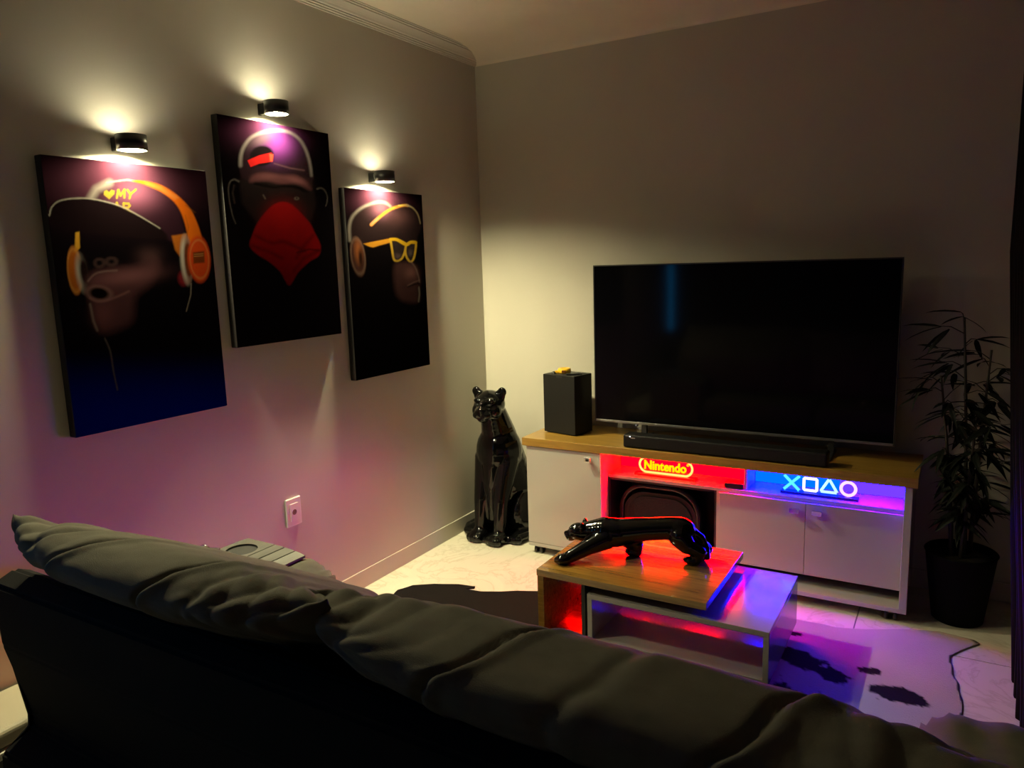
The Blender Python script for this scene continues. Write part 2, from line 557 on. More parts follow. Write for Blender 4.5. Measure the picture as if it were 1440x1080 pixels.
def art_headphones(p):
    p.glow((300, 230), (280, 110), (0.16, 0.045, 0.085), 0.9)  # purple lamp glow along the top, painted into the print
    p.vgrad(760, 980, (0.001, 0.012, 0.42))
    # cap crown
    p.poly([(222, 335), (238, 302), (275, 285), (330, 277), (390, 283), (445, 308), (475, 345), (492, 400), (500, 470), (430, 440), (380, 410), (300, 350), (240, 335)], (0.035, 0.012, 0.022), 5)
    p.glow((350, 320), (70, 45), (0.34, 0.11, 0.20), 0.9)
    p.stroke([(224, 330), (240, 304), (277, 286)], 18, (0.50, 0.44, 0.40), 10, 0.75)
    p.stroke([(270, 284), (330, 276), (350, 279)], 4, (0.5, 0.42, 0.40), 2, 0.8)
    Y = (0.50, 0.36, 0.05)
    # lettering on the cap
    p.poly([(278, 333), (262, 320), (262, 310), (270, 306), (277, 312), (284, 305), (293, 308), (293, 317)], Y, 1.5)
    for s in ([(300, 329), (304, 306)], [(304, 306), (311, 322)], [(311, 322), (322, 305)], [(322, 305), (322, 328)],
              [(331, 306), (340, 318)], [(340, 318), (355, 305)], [(340, 318), (337, 330)]):
        p.stroke(s, 6.5, Y, 1.2)
    for s in ([(288, 372), (300, 343)], [(300, 343), (309, 372)], [(292, 360), (306, 360)],
              [(319, 372), (320, 344)], [(320, 345), (334, 346)], [(334, 346), (338, 352)], [(338, 352), (332, 358)], [(332, 358), (321, 358)], [(326, 358), (341, 374)]):
        p.stroke(s, 6.5, Y, 1.2)
    # brim with its light edge
    p.poly([(102, 385), (108, 358), (130, 338), (180, 330), (240, 333), (300, 350), (370, 385), (430, 420), (440, 450), (300, 440), (190, 425), (130, 402)], (0.012, 0.006, 0.008), 3)
    p.stroke([(103, 380), (110, 356), (134, 337), (185, 330), (240, 334), (310, 353), (370, 384), (426, 418)], 4, (0.55, 0.50, 0.44), 2, 0.95, 2)
    # headband
    p.poly([(343, 279), (380, 279), (430, 292), (475, 320), (515, 362), (538, 412), (549, 455), (540, 475), (508, 468), (505, 430), (490, 378), (468, 342), (430, 312), (385, 292)], (0.95, 0.185, 0.010), 2.5)
    p.poly([(380, 281), (430, 295), (480, 328), (470, 334), (425, 306), (385, 290)], (0.95, 0.32, 0.07), 4, 0.8)
    p.stroke([(500, 350), (530, 372)], 2, (0.25, 0.08, 0.01), 1.5, 0.7)
    p.stroke([(505, 440), (509, 415), (500, 380)], 3, (0.45, 0.13, 0.01), 2, 0.7)
    p.poly([(460, 440), (505, 433), (502, 460), (484, 500), (470, 480)], (0.62, 0.17, 0.02), 3)
    # right ear cup
    p.ell((496, 563), (17, 22), (0.28, 0.02, 0.03), 0, 5)
    p.ell((503, 510), (17, 66), (0.72, 0.62, 0.55), -4, 4)
    p.ell((509, 510), (12, 60), (0.20, 0.05, 0.02), -4, 3)
    p.ell((540, 508), (33, 68), (0.80, 0.085, 0.015), -4, 3)
    p.ring((541, 508), (27, 56), 3, (0.90, 0.26, 0.08), -4, 1.5, 0.8)
    p.poly([(522, 488), (555, 484), (557, 518), (524, 521)], (0.24, 0.05, 0.01), 2.5)
    for yy in (494, 500):
        p.stroke([(526, yy), (552, yy - 2)], 2.5, (0.75, 0.35, 0.12), 1, 0.7)
    # left ear cup
    p.poly([(179, 430), (190, 428), (192, 475), (176, 492)], (0.85, 0.42, 0.04), 2)
    p.ell((178, 541), (21, 65), (0.52, 0.13, 0.015), -5, 4)
    p.ring((177, 541), (20, 63), 4, (0.78, 0.30, 0.06), -5, 2, 0.8)
    p.ell((196, 548), (15, 48), (0.55, 0.50, 0.46), -8, 6, 0.9)
    p.ell((205, 545), (14, 50), (0.02, 0.01, 0.01), -8, 5, 0.9)
    # muzzle
    p.poly([(214, 575), (235, 545), (290, 535), (350, 530), (405, 505), (425, 530), (400, 580), (355, 620), (345, 690), (280, 722), (246, 716), (230, 670), (220, 630)], (0.11, 0.042, 0.050), 14, 0.9)
    p.glow((330, 560), (90, 22), (0.27, 0.105, 0.12), 0.85, -8)
    p.glow((395, 500), (34, 24), (0.12, 0.055, 0.06), 0.6)
    p.glow((262, 672), (32, 34), (0.20, 0.07, 0.08), 0.85)
    p.ring((249, 519), (13, 11), 5, (0.15, 0.08, 0.08), 0, 5, 0.6)
    p.ring((284, 515), (14, 10), 5, (0.15, 0.08, 0.08), 0, 5, 0.6)
    p.stroke([(216, 572), (235, 552), (262, 544), (300, 541)], 4, (0.34, 0.20, 0.20), 3, 0.8)
    p.ell((248, 608), (32, 18), (0.006, 0.003, 0.003), 8, 3)
    p.ring((248, 608), (34, 20), 6, (0.34, 0.17, 0.17), 8, 5, 0.7)
    p.stroke([(222, 622), (245, 632), (285, 624), (335, 602)], 6, (0.30, 0.13, 0.13), 3, 0.8)
    p.stroke([(222, 640), (232, 690), (243, 716)], 4, (0.40, 0.28, 0.26), 4, 0.8)
    # cables
    p.stroke([(265, 740), (280, 775), (287, 815), (293, 850), (302, 890)], 4, (0.16, 0.13, 0.13), 2, 0.9)
    p.stroke([(517, 580), (516, 612), (503, 660)], 3, (0.42, 0.34, 0.30), 1.5, 0.8)

def art_bandana(p):
    p.glow((290, 165), (190, 70), (0.10, 0.025, 0.065), 0.9)  # sconce light on the top edge, painted in as purple
    dome = [(163, 345), (164, 290), (176, 248), (205, 208), (250, 186), (310, 177), (365, 186), (405, 215), (432, 265), (448, 330), (452, 385), (330, 400), (190, 385)]
    p.poly(dome, (0.022, 0.010, 0.014), 4)
    p.glow((318, 235), (62, 60), (0.24, 0.045, 0.30), 1.0)
    p.glow((250, 215), (50, 25), (0.16, 0.10, 0.13), 0.8, -25)
    p.stroke([(165, 320), (167, 280), (180, 244), (208, 209), (252, 189), (310, 180), (362, 188), (402, 217), (428, 262), (443, 315), (449, 360)], 8, (0.42, 0.36, 0.36), 8, 0.85, 3)
    p.stroke([(300, 312), (360, 330), (420, 340)], 4, (0.20, 0.10, 0.12), 3, 0.6)
    p.ell((250, 282), (48, 40), (0.010, 0.006, 0.008), -10, 4)
    p.poly([(193, 300), (240, 280), (288, 269), (297, 280), (294, 304), (240, 313), (206, 326)], (0.62, 0.018, 0.018), 2)
    p.poly([(280, 272), (297, 276), (293, 305), (283, 303)], (0.75, 0.10, 0.06), 2)
    # face and brow
    p.poly([(160, 375), (452, 385), (470, 470), (440, 560), (240, 560), (170, 470)], (0.016, 0.010, 0.011), 8)
    p.poly([(203, 388), (215, 360), (260, 348), (330, 360), (395, 362), (445, 405), (440, 418), (390, 392), (330, 396), (265, 382)], (0.10, 0.036, 0.042), 7)
    p.glow((270, 365), (45, 12), (0.16, 0.06, 0.068), 0.7)
    p.glow((390, 380), (40, 12), (0.22, 0.08, 0.09), 0.7, 15)
    p.stroke([(225, 392), (300, 408), (330, 402), (380, 405), (430, 425)], 9, (0.004, 0.003, 0.003), 5)
    for s in ([(158, 384), (140, 376), (124, 386), (117, 415), (122, 465), (134, 520), (146, 552)], [(472, 414), (488, 410), (505, 424), (513, 455), (506, 482)]):
        p.stroke(s, 6, (0.12, 0.10, 0.10), 3, 0.9, 2)
    p.stroke([(140, 400), (134, 430), (142, 470)], 5, (0.05, 0.035, 0.035), 4, 0.8)
    p.stroke([(256, 438), (264, 452)], 5, (0.13, 0.10, 0.09), 2, 0.8)
    p.ell((390, 452), (9, 6), (0.16, 0.13, 0.12), 0, 3, 0.9)
    p.ell((390, 451), (4, 4), (0.01, 0.01, 0.01), 0, 1.5, 0.9)
    # bandana
    ban = [(330, 466), (296, 478), (262, 510), (232, 552), (214, 595), (202, 638), (228, 672), (280, 705), (325, 745), (360, 800), (395, 748), (440, 705), (478, 680), (485, 640), (462, 590), (440, 548), (395, 498), (362, 472)]
    p.polygrad(ban, (0.30, 0.006, 0.007), (0.11, 0.002, 0.003), 470, 790, 4)
    p.glow((335, 520), (60, 50), (0.36, 0.008, 0.008), 0.7)
    for s in ([(225, 600), (290, 630), (340, 625), (420, 660)], [(210, 640), (280, 665), (330, 690)], [(455, 600), (420, 640), (390, 690)], [(478, 660), (420, 690), (380, 740)]):
        p.stroke(s, 12, (0.07, 0.002, 0.003), 8, 0.7)
    p.stroke([(392, 668), (440, 655), (480, 660)], 6, (0.03, 0.002, 0.002), 4, 0.8)

def art_glasses(p):
    p.glow((240, 175), (150, 70), (0.16, 0.045, 0.085), 0.9)  # glow of the lamp above, put into the print's colour
    p.poly([(100, 380), (97, 315), (112, 265), (158, 225), (215, 203), (262, 205), (288, 226), (340, 213), (385, 232), (412, 275), (420, 320), (400, 360), (380, 380), (170, 400), (110, 380)], (0.030, 0.016, 0.018), 5)
    p.glow((245, 240), (45, 35), (0.30, 0.11, 0.17), 0.8)
    p.glow((330, 270), (60, 40), (0.13, 0.055, 0.06), 0.7)
    p.stroke([(102, 375), (99, 318), (114, 268), (158, 228), (218, 206), (258, 207), (284, 224)], 9, (0.52, 0.44, 0.40), 8, 0.9, 3)
    p.stroke([(198, 305), (240, 266), (288, 234), (340, 219), (360, 220)], 14, (0.85, 0.33, 0.05), 3, 1.0, 11)
    p.stroke([(198, 302), (225, 278)], 10, (0.85, 0.35, 0.25), 4, 0.6)
    p.stroke([(355, 217), (382, 230), (405, 258), (417, 300)], 8, (0.72, 0.52, 0.30), 2.5, 0.95, 3)
    p.stroke([(320, 219), (352, 218)], 6, (0.95, 0.70, 0.18), 2, 0.9)
    p.ell((138, 448), (33, 86), (0.115, 0.045, 0.035), -8, 5)
    p.ring((138, 446), (30, 80), 5, (0.32, 0.19, 0.14), -8, 3, 0.7)
    p.ell((140, 428), (17, 50), (0.42, 0.13, 0.045), -6, 7, 0.9)
    p.ell((150, 455), (9, 40), (0.05, 0.018, 0.012), -4, 4, 0.9)
    # glasses
    p.poly([(162, 390), (215, 379), (282, 366), (284, 384), (240, 396), (205, 407), (186, 402)], (0.86, 0.36, 0.03), 2.5)
    L1 = [(283, 370), (310, 371), (338, 382), (354, 396), (346, 430), (332, 458), (312, 467), (298, 458), (291, 420)]
    L2 = [(352, 394), (372, 382), (394, 384), (396, 410), (388, 452), (376, 470), (362, 462), (350, 432)]
    for L in (L1, L2):
        p.poly(L, (0.040, 0.026, 0.026), 2)
        p.stroke(L + [L[0]], 9, (0.85, 0.50, 0.05), 2.5)
    p.stroke([(283, 371), (312, 372), (352, 394), (374, 384), (396, 385)], 13, (0.90, 0.50, 0.02), 2.5)
    p.glow((315, 445), (14, 12), (0.16, 0.10, 0.10), 0.8)
    p.glow((372, 430), (9, 16), (0.16, 0.11, 0.10), 0.8)
    # muzzle
    p.poly([(300, 490), (345, 472), (385, 482), (405, 520), (415, 560), (410, 600), (411, 645), (370, 655), (310, 620)], (0.10, 0.042, 0.042), 12, 0.9)
    p.glow((375, 520), (28, 28), (0.28, 0.12, 0.11), 0.85)
    p.stroke([(374, 470), (395, 498), (408, 535), (413, 562)], 5, (0.32, 0.19, 0.17), 3, 0.8)
    p.stroke([(360, 577), (385, 563), (412, 553)], 4, (0.34, 0.20, 0.18), 2.5, 0.8)
    p.stroke([(362, 583), (390, 572), (411, 568)], 5, (0.006, 0.003, 0.003), 3, 0.9)
    p.stroke([(410, 585), (413, 615), (409, 648)], 6, (0.40, 0.32, 0.28), 3, 0.8)

DEP = 0.032
def canvas_print(y0, y1, z0, z1, art, view, base, label, ink, nu=210):
    r = empty('canvas_print', (0, (y0 + y1) / 2, z0))
    cy, hw, h = (y0 + y1) / 2, (y1 - y0) / 2, z1 - z0
    box('canvas', 0.0, DEP, -hw, hw, 0, h, mat('canvas_edge', (0.012, 0.010, 0.011), 0.45, vary=0.1), r, bev=0.003)
    nv = int(nu * h / (2 * hw))
    Y, Z = np.meshgrid(np.linspace(-hw + 0.0015, hw - 0.0015, nu), np.linspace(0.0015, h - 0.0015, nv))
    V = np.stack([np.full(Y.size, DEP + 0.0006), Y.ravel(), Z.ravel()], 1)
    me = bpy.data.meshes.new('print')
    i = np.arange(nu * nv).reshape(nv, nu)
    F = np.stack([i[:-1, :-1].ravel(), i[:-1, 1:].ravel(), i[1:, 1:].ravel(), i[1:, :-1].ravel()], 1)
    me.vertices.add(len(V)); me.vertices.foreach_set('co', V.astype(np.float32).ravel())
    me.loops.add(F.size); me.loops.foreach_set('vertex_index', F.astype(np.int32).ravel())
    me.polygons.add(len(F)); me.polygons.foreach_set('loop_start', np.arange(0, F.size, 4, dtype=np.int32))
    me.update(calc_edges=True)
    Q = photo_xy(V + np.array([0, cy, z0]))
    q = (Q - np.array(view[:2])) / view[2]
    p = Paint(q, base)
    art(p)
    at = me.color_attributes.new('Col', 'FLOAT_COLOR', 'POINT')
    at.data.foreach_set('color', np.concatenate([np.clip(p.c, 0, 1) * ink, np.ones((len(V), 1))], 1).astype(np.float32).ravel())
    pm = attr_mat('print_ink', 0.8, 0.01, 0.04, 900)
    pm.node_tree.nodes['Principled BSDF'].inputs['IOR'].default_value = 1.02
    link('print', me, pm, r)
    prop(r, label, 'wall art', 'ape prints on the left wall')
    return r
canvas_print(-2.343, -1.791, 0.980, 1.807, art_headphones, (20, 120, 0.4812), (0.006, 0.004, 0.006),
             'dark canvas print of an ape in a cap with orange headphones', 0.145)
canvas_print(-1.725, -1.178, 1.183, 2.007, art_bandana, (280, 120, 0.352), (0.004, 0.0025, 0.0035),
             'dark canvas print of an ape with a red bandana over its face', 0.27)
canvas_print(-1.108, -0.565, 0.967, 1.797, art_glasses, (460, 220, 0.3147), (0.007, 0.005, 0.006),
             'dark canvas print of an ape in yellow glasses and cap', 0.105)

# wall outlet
r = empty('wall_outlet', (0, -1.498, 0.484))
box('plate', 0, 0.009, -0.039, 0.039, -0.058, 0.058, M_OUTLET, r, bev=0.003)
box('module', 0.009, 0.0115, -0.021, 0.021, -0.036, 0.036, M_OUTLET, r, bev=0.001)
turned('jack', [(0.012, 0.0115), (0.011, 0.0125), (0.0065, 0.0125), (0.006, 0.0118)], M_OUTDK, r, 20, axis='x')
prop(r, 'white wall outlet plate low on the left wall', 'outlet')

# ------------------------------------------------------------------ television cabinet
CF = -0.405        # front plane of its carcass
cab = empty('tv_cabinet', (0.48, CF, 0))
prop(cab, 'white lacquered television cabinet with oak top and open lit niches', 'cabinet')
cab.location = (0, 0, 0)
box('top_board', 0.462, 2.205, CF - 0.008, -0.018, 0.560, 0.600, M_OAK_X, cab, bev=0.002)
box('bottom_board', 0.482, 2.187, CF, -0.02, 0.040, 0.058, M_WHITELQ, cab, bev=0.0015)
box('back_panel', 0.497, 2.157, -0.030, -0.021, 0.058, 0.560, M_WHITELQ, cab, bev=0.001)
box('side_panel', 0.482, 0.497, CF + 0.017, -0.02, 0.058, 0.560, M_WHITELQ, cab, bev=0.001)
box('side_panel', 2.159, 2.187, CF, -0.02, 0.058, 0.560, M_WHITELQ, cab, bev=0.0015)
box('side_panel', 0.868, 0.884, CF + 0.017, -0.03, 0.058, 0.560, M_WHITELQ, cab, bev=0.001)
d = box('door', 0.482, 0.884, CF, CF + 0.016, 0.060, 0.557, M_WHITELQ, cab, bev=0.0015)
def square_knob(parent, x, y, z):
    bm = bmesh.new()
    bx(bm, x - 0.006, x + 0.006, y - 0.014, y, z - 0.006, z + 0.006, 0.001)
    bx(bm, x - 0.0165, x + 0.0165, y - 0.026, y - 0.014, z - 0.0125, z + 0.0125, 0.003)
    return finish('handle', bm, M_CHROME, parent)
square_knob(d, 0.826, CF, 0.527)
box('handle_inlay', 0.818, 0.834, CF - 0.0275, CF - 0.026, 0.521, 0.533, M_BLKPL, d, bev=0.0005)
RF = -0.322        # recessed front of shelf and right doors
box('shelf', 0.884, 2.159, RF, -0.03, 0.424, 0.440, M_WHITELQ, cab, bev=0.001)
box('niche_divider', 1.527, 1.541, RF + 0.012, -0.03, 0.440, 0.560, M_WHITELQ, cab, bev=0.001)
box('compartment_divider', 1.410, 1.424, RF, -0.03, 0.058, 0.424, M_WHITELQ, cab, bev=0.001)
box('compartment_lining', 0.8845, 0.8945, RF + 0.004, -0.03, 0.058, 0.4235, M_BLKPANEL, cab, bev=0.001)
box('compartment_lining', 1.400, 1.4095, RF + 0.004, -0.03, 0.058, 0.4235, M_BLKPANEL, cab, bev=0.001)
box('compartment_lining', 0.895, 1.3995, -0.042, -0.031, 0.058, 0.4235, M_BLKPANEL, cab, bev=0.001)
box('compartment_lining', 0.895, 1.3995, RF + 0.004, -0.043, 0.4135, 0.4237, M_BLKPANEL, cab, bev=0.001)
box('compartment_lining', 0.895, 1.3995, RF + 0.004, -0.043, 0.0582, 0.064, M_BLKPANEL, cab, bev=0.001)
box('cupboard_floor', 1.424, 2.159, RF + 0.004, -0.03, 0.098, 0.112, M_WHITELQ, cab, bev=0.001)
for x0, x1, kx in ((1.4255, 1.7894, 1.748), (1.7906, 2.1575, 1.838)):
    dd = box('door', x0, x1, RF - 0.014, RF + 0.002, 0.106, 0.4225, M_WHITELQ, cab, bev=0.0015)
    bm = bmesh.new()
    bx(bm, kx - 0.005, kx + 0.005, RF - 0.029, RF - 0.014, 0.384, 0.394, 0.001)
    pts = [(RF - 0.027, 0.378), (RF - 0.043, 0.382), (RF - 0.043, 0.400), (RF - 0.027, 0.400)]
    prism(bm, pts, 'yz', kx - 0.019, kx + 0.019)
    finish('handle', bm, M_CHROME, dd)
for x, y in ((0.530, -0.37), (0.530, -0.07), (2.13, -0.37), (2.13, -0.07), (1.30, -0.37)):
    c = box('caster', x - 0.013, x + 0.013, y - 0.014, y + 0.014, 0.026, 0.040, M_BLACK, cab, bev=0.002)
    for s in (-1, 1):
        turned('wheel', [(0.010, s * 0.010), (0.0195, s * 0.011), (0.0205, s * 0.016), (0.0195, s * 0.022), (0.010, s * 0.023)], M_BLKPL, c, 20, (x, y - 0.006, 0.0206), 'x')

# added glowing panels at the niche rear, standing in for its unseen light source
def added_glow_panel(x0, x1, spec, label):
    fr = box('light_panel', x0, x1, -0.160, -0.150, 0.4405, 0.5595, M_OUTLET, cab, bev=0)
    box('diffuser', x0 + 0.002, x1 - 0.002, -0.163, -0.160, 0.4425, 0.5575, emat('panel_' + label.split()[0], spec[:3], spec[3]), fr, bev=0)
    fr['label'] = label
added_glow_panel(0.886, 1.526, PANEL_RED, 'red glowing backlight panel in the left niche under the oak board')
added_glow_panel(1.542, 1.900, PANEL_BLUE, 'blue glowing backlight panel in the right niche under the oak board')
added_glow_panel(1.901, 2.157, PANEL_VIOLET, 'violet blue backlight panel at the right end of the right niche')

def added_light_strip(x0, x1, y, spec, label):
    """flat diffused strip under the oak board, above the signs"""
    r = empty('led_strip', ((x0 + x1) / 2, y, 0.560))
    L = (x1 - x0) / 2
    box('backing', -L, L, -0.017, 0.017, -0.003, 0.0, M_OUTLET, r, bev=0)
    box('diodes', -L + 0.002, L - 0.002, -0.015, 0.015, -0.005, -0.003, emat('led_' + label.split()[0], spec[:3], spec[3]), r, bev=0)
    prop(r, label, 'led strip')
added_light_strip(0.90, 1.51, -0.300, STRIP_RED, 'red diffused light strip under the oak board above the Nintendo sign')
added_light_strip(1.56, 1.95, -0.300, STRIP_BLUE, 'blue diffused light strip under the oak board above the game symbols sign')
added_light_strip(1.96, 2.14, -0.300, STRIP_VIOLET, 'violet diffused light strip under the oak board at the right niche end')

# ------------------------------------------------------------------ lit signs on the niche shelf
SHZ = 0.440
r = empty('neon_sign', (1.152, -0.262, SHZ))
prop(r, 'lit yellow Nintendo sign in a rounded outline, in the red niche', 'sign')
box('base', -0.150, 0.150, -0.020, 0.020, 0.0, 0.011, mat('sign_base_red', (0.05, 0.006, 0.006), 0.25, vary=0.05), r, bev=0.002)
bm = bmesh.new()
pts = []
hw, hh = 0.128, 0.0355
for k in range(48):
    a = 2 * PI * k / 48
    cx = (hw - hh) * (1 if math.cos(a) >= 0 else -1)
    pts.append((cx + hh * math.cos(a), 0, 0.050 + hh * math.sin(a)))
tube(bm, pts, 0.0052, 8, closed=True)
finish('outline', bm, emat('sign_outline', (1.0, 0.46, 0.10), 2.2), r, True)
me = text_mesh('Nintendo', 0.060, 0.003, 0.0016)
t = link('lettering', me, emat('sign_letters', (1.0, 0.55, 0.0), 1.6), r)
t.rotation_euler = (PI / 2, 0, 0)
t.location = (-0.003, -0.001, 0.030)
w = t.dimensions.x if t.dimensions.x > 0 else 0.2
xs = [v.co.x for v in me.vertices]
w = max(xs) - min(xs)
t.scale = (0.205 / w, 1.0, 1)
me = text_mesh('\u00ae', 0.018, 0.002, 0.0)
t = link('registered_mark', me, emat('sign_letters', (1.0, 0.55, 0.0), 1.6), r)
t.rotation_euler = (PI / 2, 0, 0)
t.location = (0.108, -0.001, 0.062)

r = empty('symbol_sign', (1.832, -0.272, SHZ))
prop(r, 'lit game symbols sign, cross square triangle circle, in the blue niche', 'sign')
box('base', -0.155, 0.155, -0.018, 0.018, 0.0, 0.012, mat('sign_base_dark', (0.02, 0.02, 0.03), 0.2, vary=0.05), r, bev=0.002)
zc, hs = 0.047, 0.031
bm = bmesh.new()
tube(bm, [(-0.112 - hs, 0, zc - hs), (-0.112 + hs, 0, zc + hs)], 0.0062, 10)
tube(bm, [(-0.112 - hs, 0, zc + hs), (-0.112 + hs, 0, zc - hs)], 0.0062, 10)
finish('cross', bm, emat('glow_cyan', (0.10, 0.80, 1.0), 1.25), r, True)
def ring_tube(name, pts, rad, m):
    bm = bmesh.new()
    out = []
    n = len(pts)
    for i in range(n):
        a, b = Vector(pts[i]), Vector(pts[(i + 1) % n])
        for k in range(6):
            out.append(a.lerp(b, 0.06 + 0.88 * k / 5))
    tube(bm, out, rad, 8, closed=True)
    return finish(name, bm, m, r, True)
s = 0.026
ring_tube('square', [(-0.036 - s, 0, zc - s), (-0.036 + s, 0, zc - s), (-0.036 + s, 0, zc + s), (-0.036 - s, 0, zc + s)], 0.0058, emat('glow_white', (1.0, 0.86, 1.0), 1.6))
ring_tube('triangle', [(0.038 - 0.033, 0, zc - 0.024), (0.038 + 0.033, 0, zc - 0.024), (0.038, 0, zc + 0.033)], 0.0056, emat('glow_ice', (0.45, 0.95, 1.0), 1.5))
bm = bmesh.new()
tube(bm, [(0.113 + 0.028 * math.cos(2 * PI * k / 32), 0, zc + 0.028 * math.sin(2 * PI * k / 32)) for k in range(32)], 0.0062, 8, closed=True)
finish('circle', bm, emat('glow_pink', (1.0, 0.42, 0.62), 1.9), r, True)

# small black box at the niche divider
r = empty('set_top_box', (1.488, -0.290, SHZ), 0.05)
box('case', -0.047, 0.036, -0.028, 0.03, 0.002, 0.026, M_BLKPL, r, bev=0.003)
box('foot_pad', -0.040, 0.030, -0.022, 0.024, 0.0, 0.002, M_BLKPL, r, bev=0)
prop(r, 'small flat black box on the shelf between red and blue niches', 'set-top box')

# rounded speaker in the open compartment
r = empty('portable_speaker', (1.118, -0.205, 0.064))
prop(r, 'black rounded speaker with shiny handle rim in the dark open compartment', 'speaker')
def rrect(hw, z0, z1, rad, n=8):
    out = []
    for cx, cz, a0 in ((hw - rad, z1 - rad, 0), (-hw + rad, z1 - rad, 90), (-hw + rad, z0 + rad, 180), (hw - rad, z0 + rad, 270)):
        for k in range(n + 1):
            a = math.radians(a0 + 90 * k / n)
            out.append((cx + rad * math.cos(a), cz + rad * math.sin(a)))
    return out
bm = bmesh.new()
prism(bm, rrect(0.180, 0.0, 0.285, 0.11), 'xz', -0.045, 0.10)
finish('body', bm, mat('speaker_body', (0.007, 0.0065, 0.007), 0.4, vary=0.05), r)
bm = bmesh.new()
tube(bm, [(x, -0.048, z) for x, z in rrect(0.192, 0.014, 0.318, 0.125)], 0.013, 10, closed=True)
finish('rim', bm, mat('speaker_rim', (0.022, 0.021, 0.020), 0.2, metal=0.3, vary=0.05), r, True)
bm = bmesh.new()
prism(bm, rrect(0.160, 0.02, 0.268, 0.10), 'xz', -0.053, -0.045)
finish('grille', bm, mat('speaker_grille', (0.008, 0.006, 0.007), 0.75, bump=0.8, bscale=300, vary=0.1), r)
def rebase(root, loc):
    """put a thing's origin at its base when its parts were built in room coordinates"""
    root.location = loc
    for ch in root.children:
        ch.location = Vector(ch.location) - Vector(loc)
rebase(cab, (1.33, -0.21, 0.0))

# ------------------------------------------------------------------ television
TX0, TX1, TZ0, TZ1, TY = 0.766, 2.104, 0.668, 1.434, -0.200
tv = empty('television')
prop(tv, 'large black flat television, screen off, on the oak cabinet top', 'television')
box('back_shell', TX0 + 0.002, TX1 - 0.002, TY + 0.008, TY + 0.034, TZ0 + 0.002, TZ1 - 0.002, M_BLKPL, tv, bev=0.006)
box('rear_housing', TX0 + 0.15, TX1 - 0.15, TY + 0.034, TY + 0.065, TZ0 + 0.03, TZ1 - 0.28, M_BLKPL, tv, bev=0.012)
bm = bmesh.new()
b = 0.006
bx(bm, TX0, TX1, TY - 0.002, TY + 0.010, TZ1 - b, TZ1, 0.001)
bx(bm, TX0, TX0 + b, TY - 0.002, TY + 0.010, TZ0, TZ1 - b, 0.001)
bx(bm, TX1 - b, TX1, TY - 0.002, TY + 0.010, TZ0, TZ1 - b, 0.001)
finish('bezel', bm, mat('tv_bezel', (0.03, 0.03, 0.031), 0.3, metal=0.4, vary=0.03), tv)
box('bottom_strip', TX0 + b, TX1 - b, TY - 0.003, TY + 0.008, TZ0, TZ0 + 0.011, mat('tv_strip', (0.30, 0.30, 0.31), 0.3, metal=0.85, vary=0.03), tv, bev=0.001)
box('screen', TX0 + b, TX1 - b, TY, TY + 0.008, TZ0 + 0.011, TZ1 - b, M_SCREEN, tv, bev=0)
box('receiver', 0.972, 0.992, TY - 0.001, TY + 0.010, TZ0 - 0.010, TZ0, M_BLKPL, tv, bev=0.001)
box('receiver_light', 0.980, 0.984, TY - 0.0018, TY - 0.001, TZ0 - 0.007, TZ0 - 0.004, emat('standby', (0.8, 0.8, 0.9), 0.6), tv, bev=0)
for x in (1.02, 1.86):
    bm = bmesh.new()
    prism(bm, [(TY - 0.085, 0.600), (TY + 0.115, 0.600), (TY + 0.115, 0.606), (TY + 0.030, 0.615), (TY + 0.026, TZ0 + 0.03), (TY + 0.010, TZ0 + 0.03), (TY + 0.005, 0.615), (TY - 0.085, 0.606)], 'yz', x - 0.012, x + 0.012)
    finish('stand_foot', bm, M_BLKPL, tv)
rebase(tv, (1.435, -0.18, 0.600))

# sound bar in front of the television
sb = empty('sound_bar', (1.436, -0.372, 0.600))
prop(sb, 'long low black sound bar along the front edge of the oak top', 'sound bar')
box('body', -0.440, 0.440, -0.030, 0.045, 0.003, 0.062, mat('soundbar_body', (0.005, 0.005, 0.006), 0.5, spec=0.25, vary=0.05), sb, bev=0.008, seg=3)
box('grille', -0.430, 0.430, -0.0315, -0.0295, 0.010, 0.050, mat('soundbar_mesh', (0.006, 0.0055, 0.006), 0.7, spec=0.2, bump=0.6, bscale=500, vary=0.1), sb, bev=0)
for x in (-0.38, 0.38):
    box('rubber_foot', x - 0.02, x + 0.02, -0.02, 0.03, 0, 0.004, M_BLKPL, sb, bev=0)
box('indicator', -0.408, -0.402, -0.0318, -0.0302, 0.053, 0.057, emat('sb_led', (1, 0.98, 0.95), 2.5), sb, bev=0)
box('brand_mark', -0.402, -0.380, -0.0318, -0.0302, 0.0475, 0.0500, mat('sb_mark', (0.5, 0.45, 0.45), 0.4, vary=0.02), sb, bev=0)
box('control_line', -0.427, -0.412, -0.0318, -0.0302, 0.0555, 0.0570, mat('sb_mark', (0.5, 0.45, 0.45), 0.4, vary=0.02), sb, bev=0)

# tower console beside the television
gc = empty('game_console', (0.618, -0.206, 0.600), -0.20)
prop(gc, 'tall matte black tower console on the left end of the oak top', 'game console')
box('body', -0.099, 0.099, -0.072, 0.072, 0.005, 0.300, M_CONSOLE, gc, bev=0.0025)
box('foot_plate', -0.085, 0.085, -0.060, 0.060, 0.0, 0.005, M_BLKPL, gc, bev=0)
turned('top_vent', [(0.058, 0.300), (0.058, 0.3008), (0.052, 0.3008)], M_BLKPL, gc, 32)
box('button_slot', -0.014, 0.022, -0.0728, -0.0715, 0.288, 0.2935, M_BLKPL, gc, bev=0)

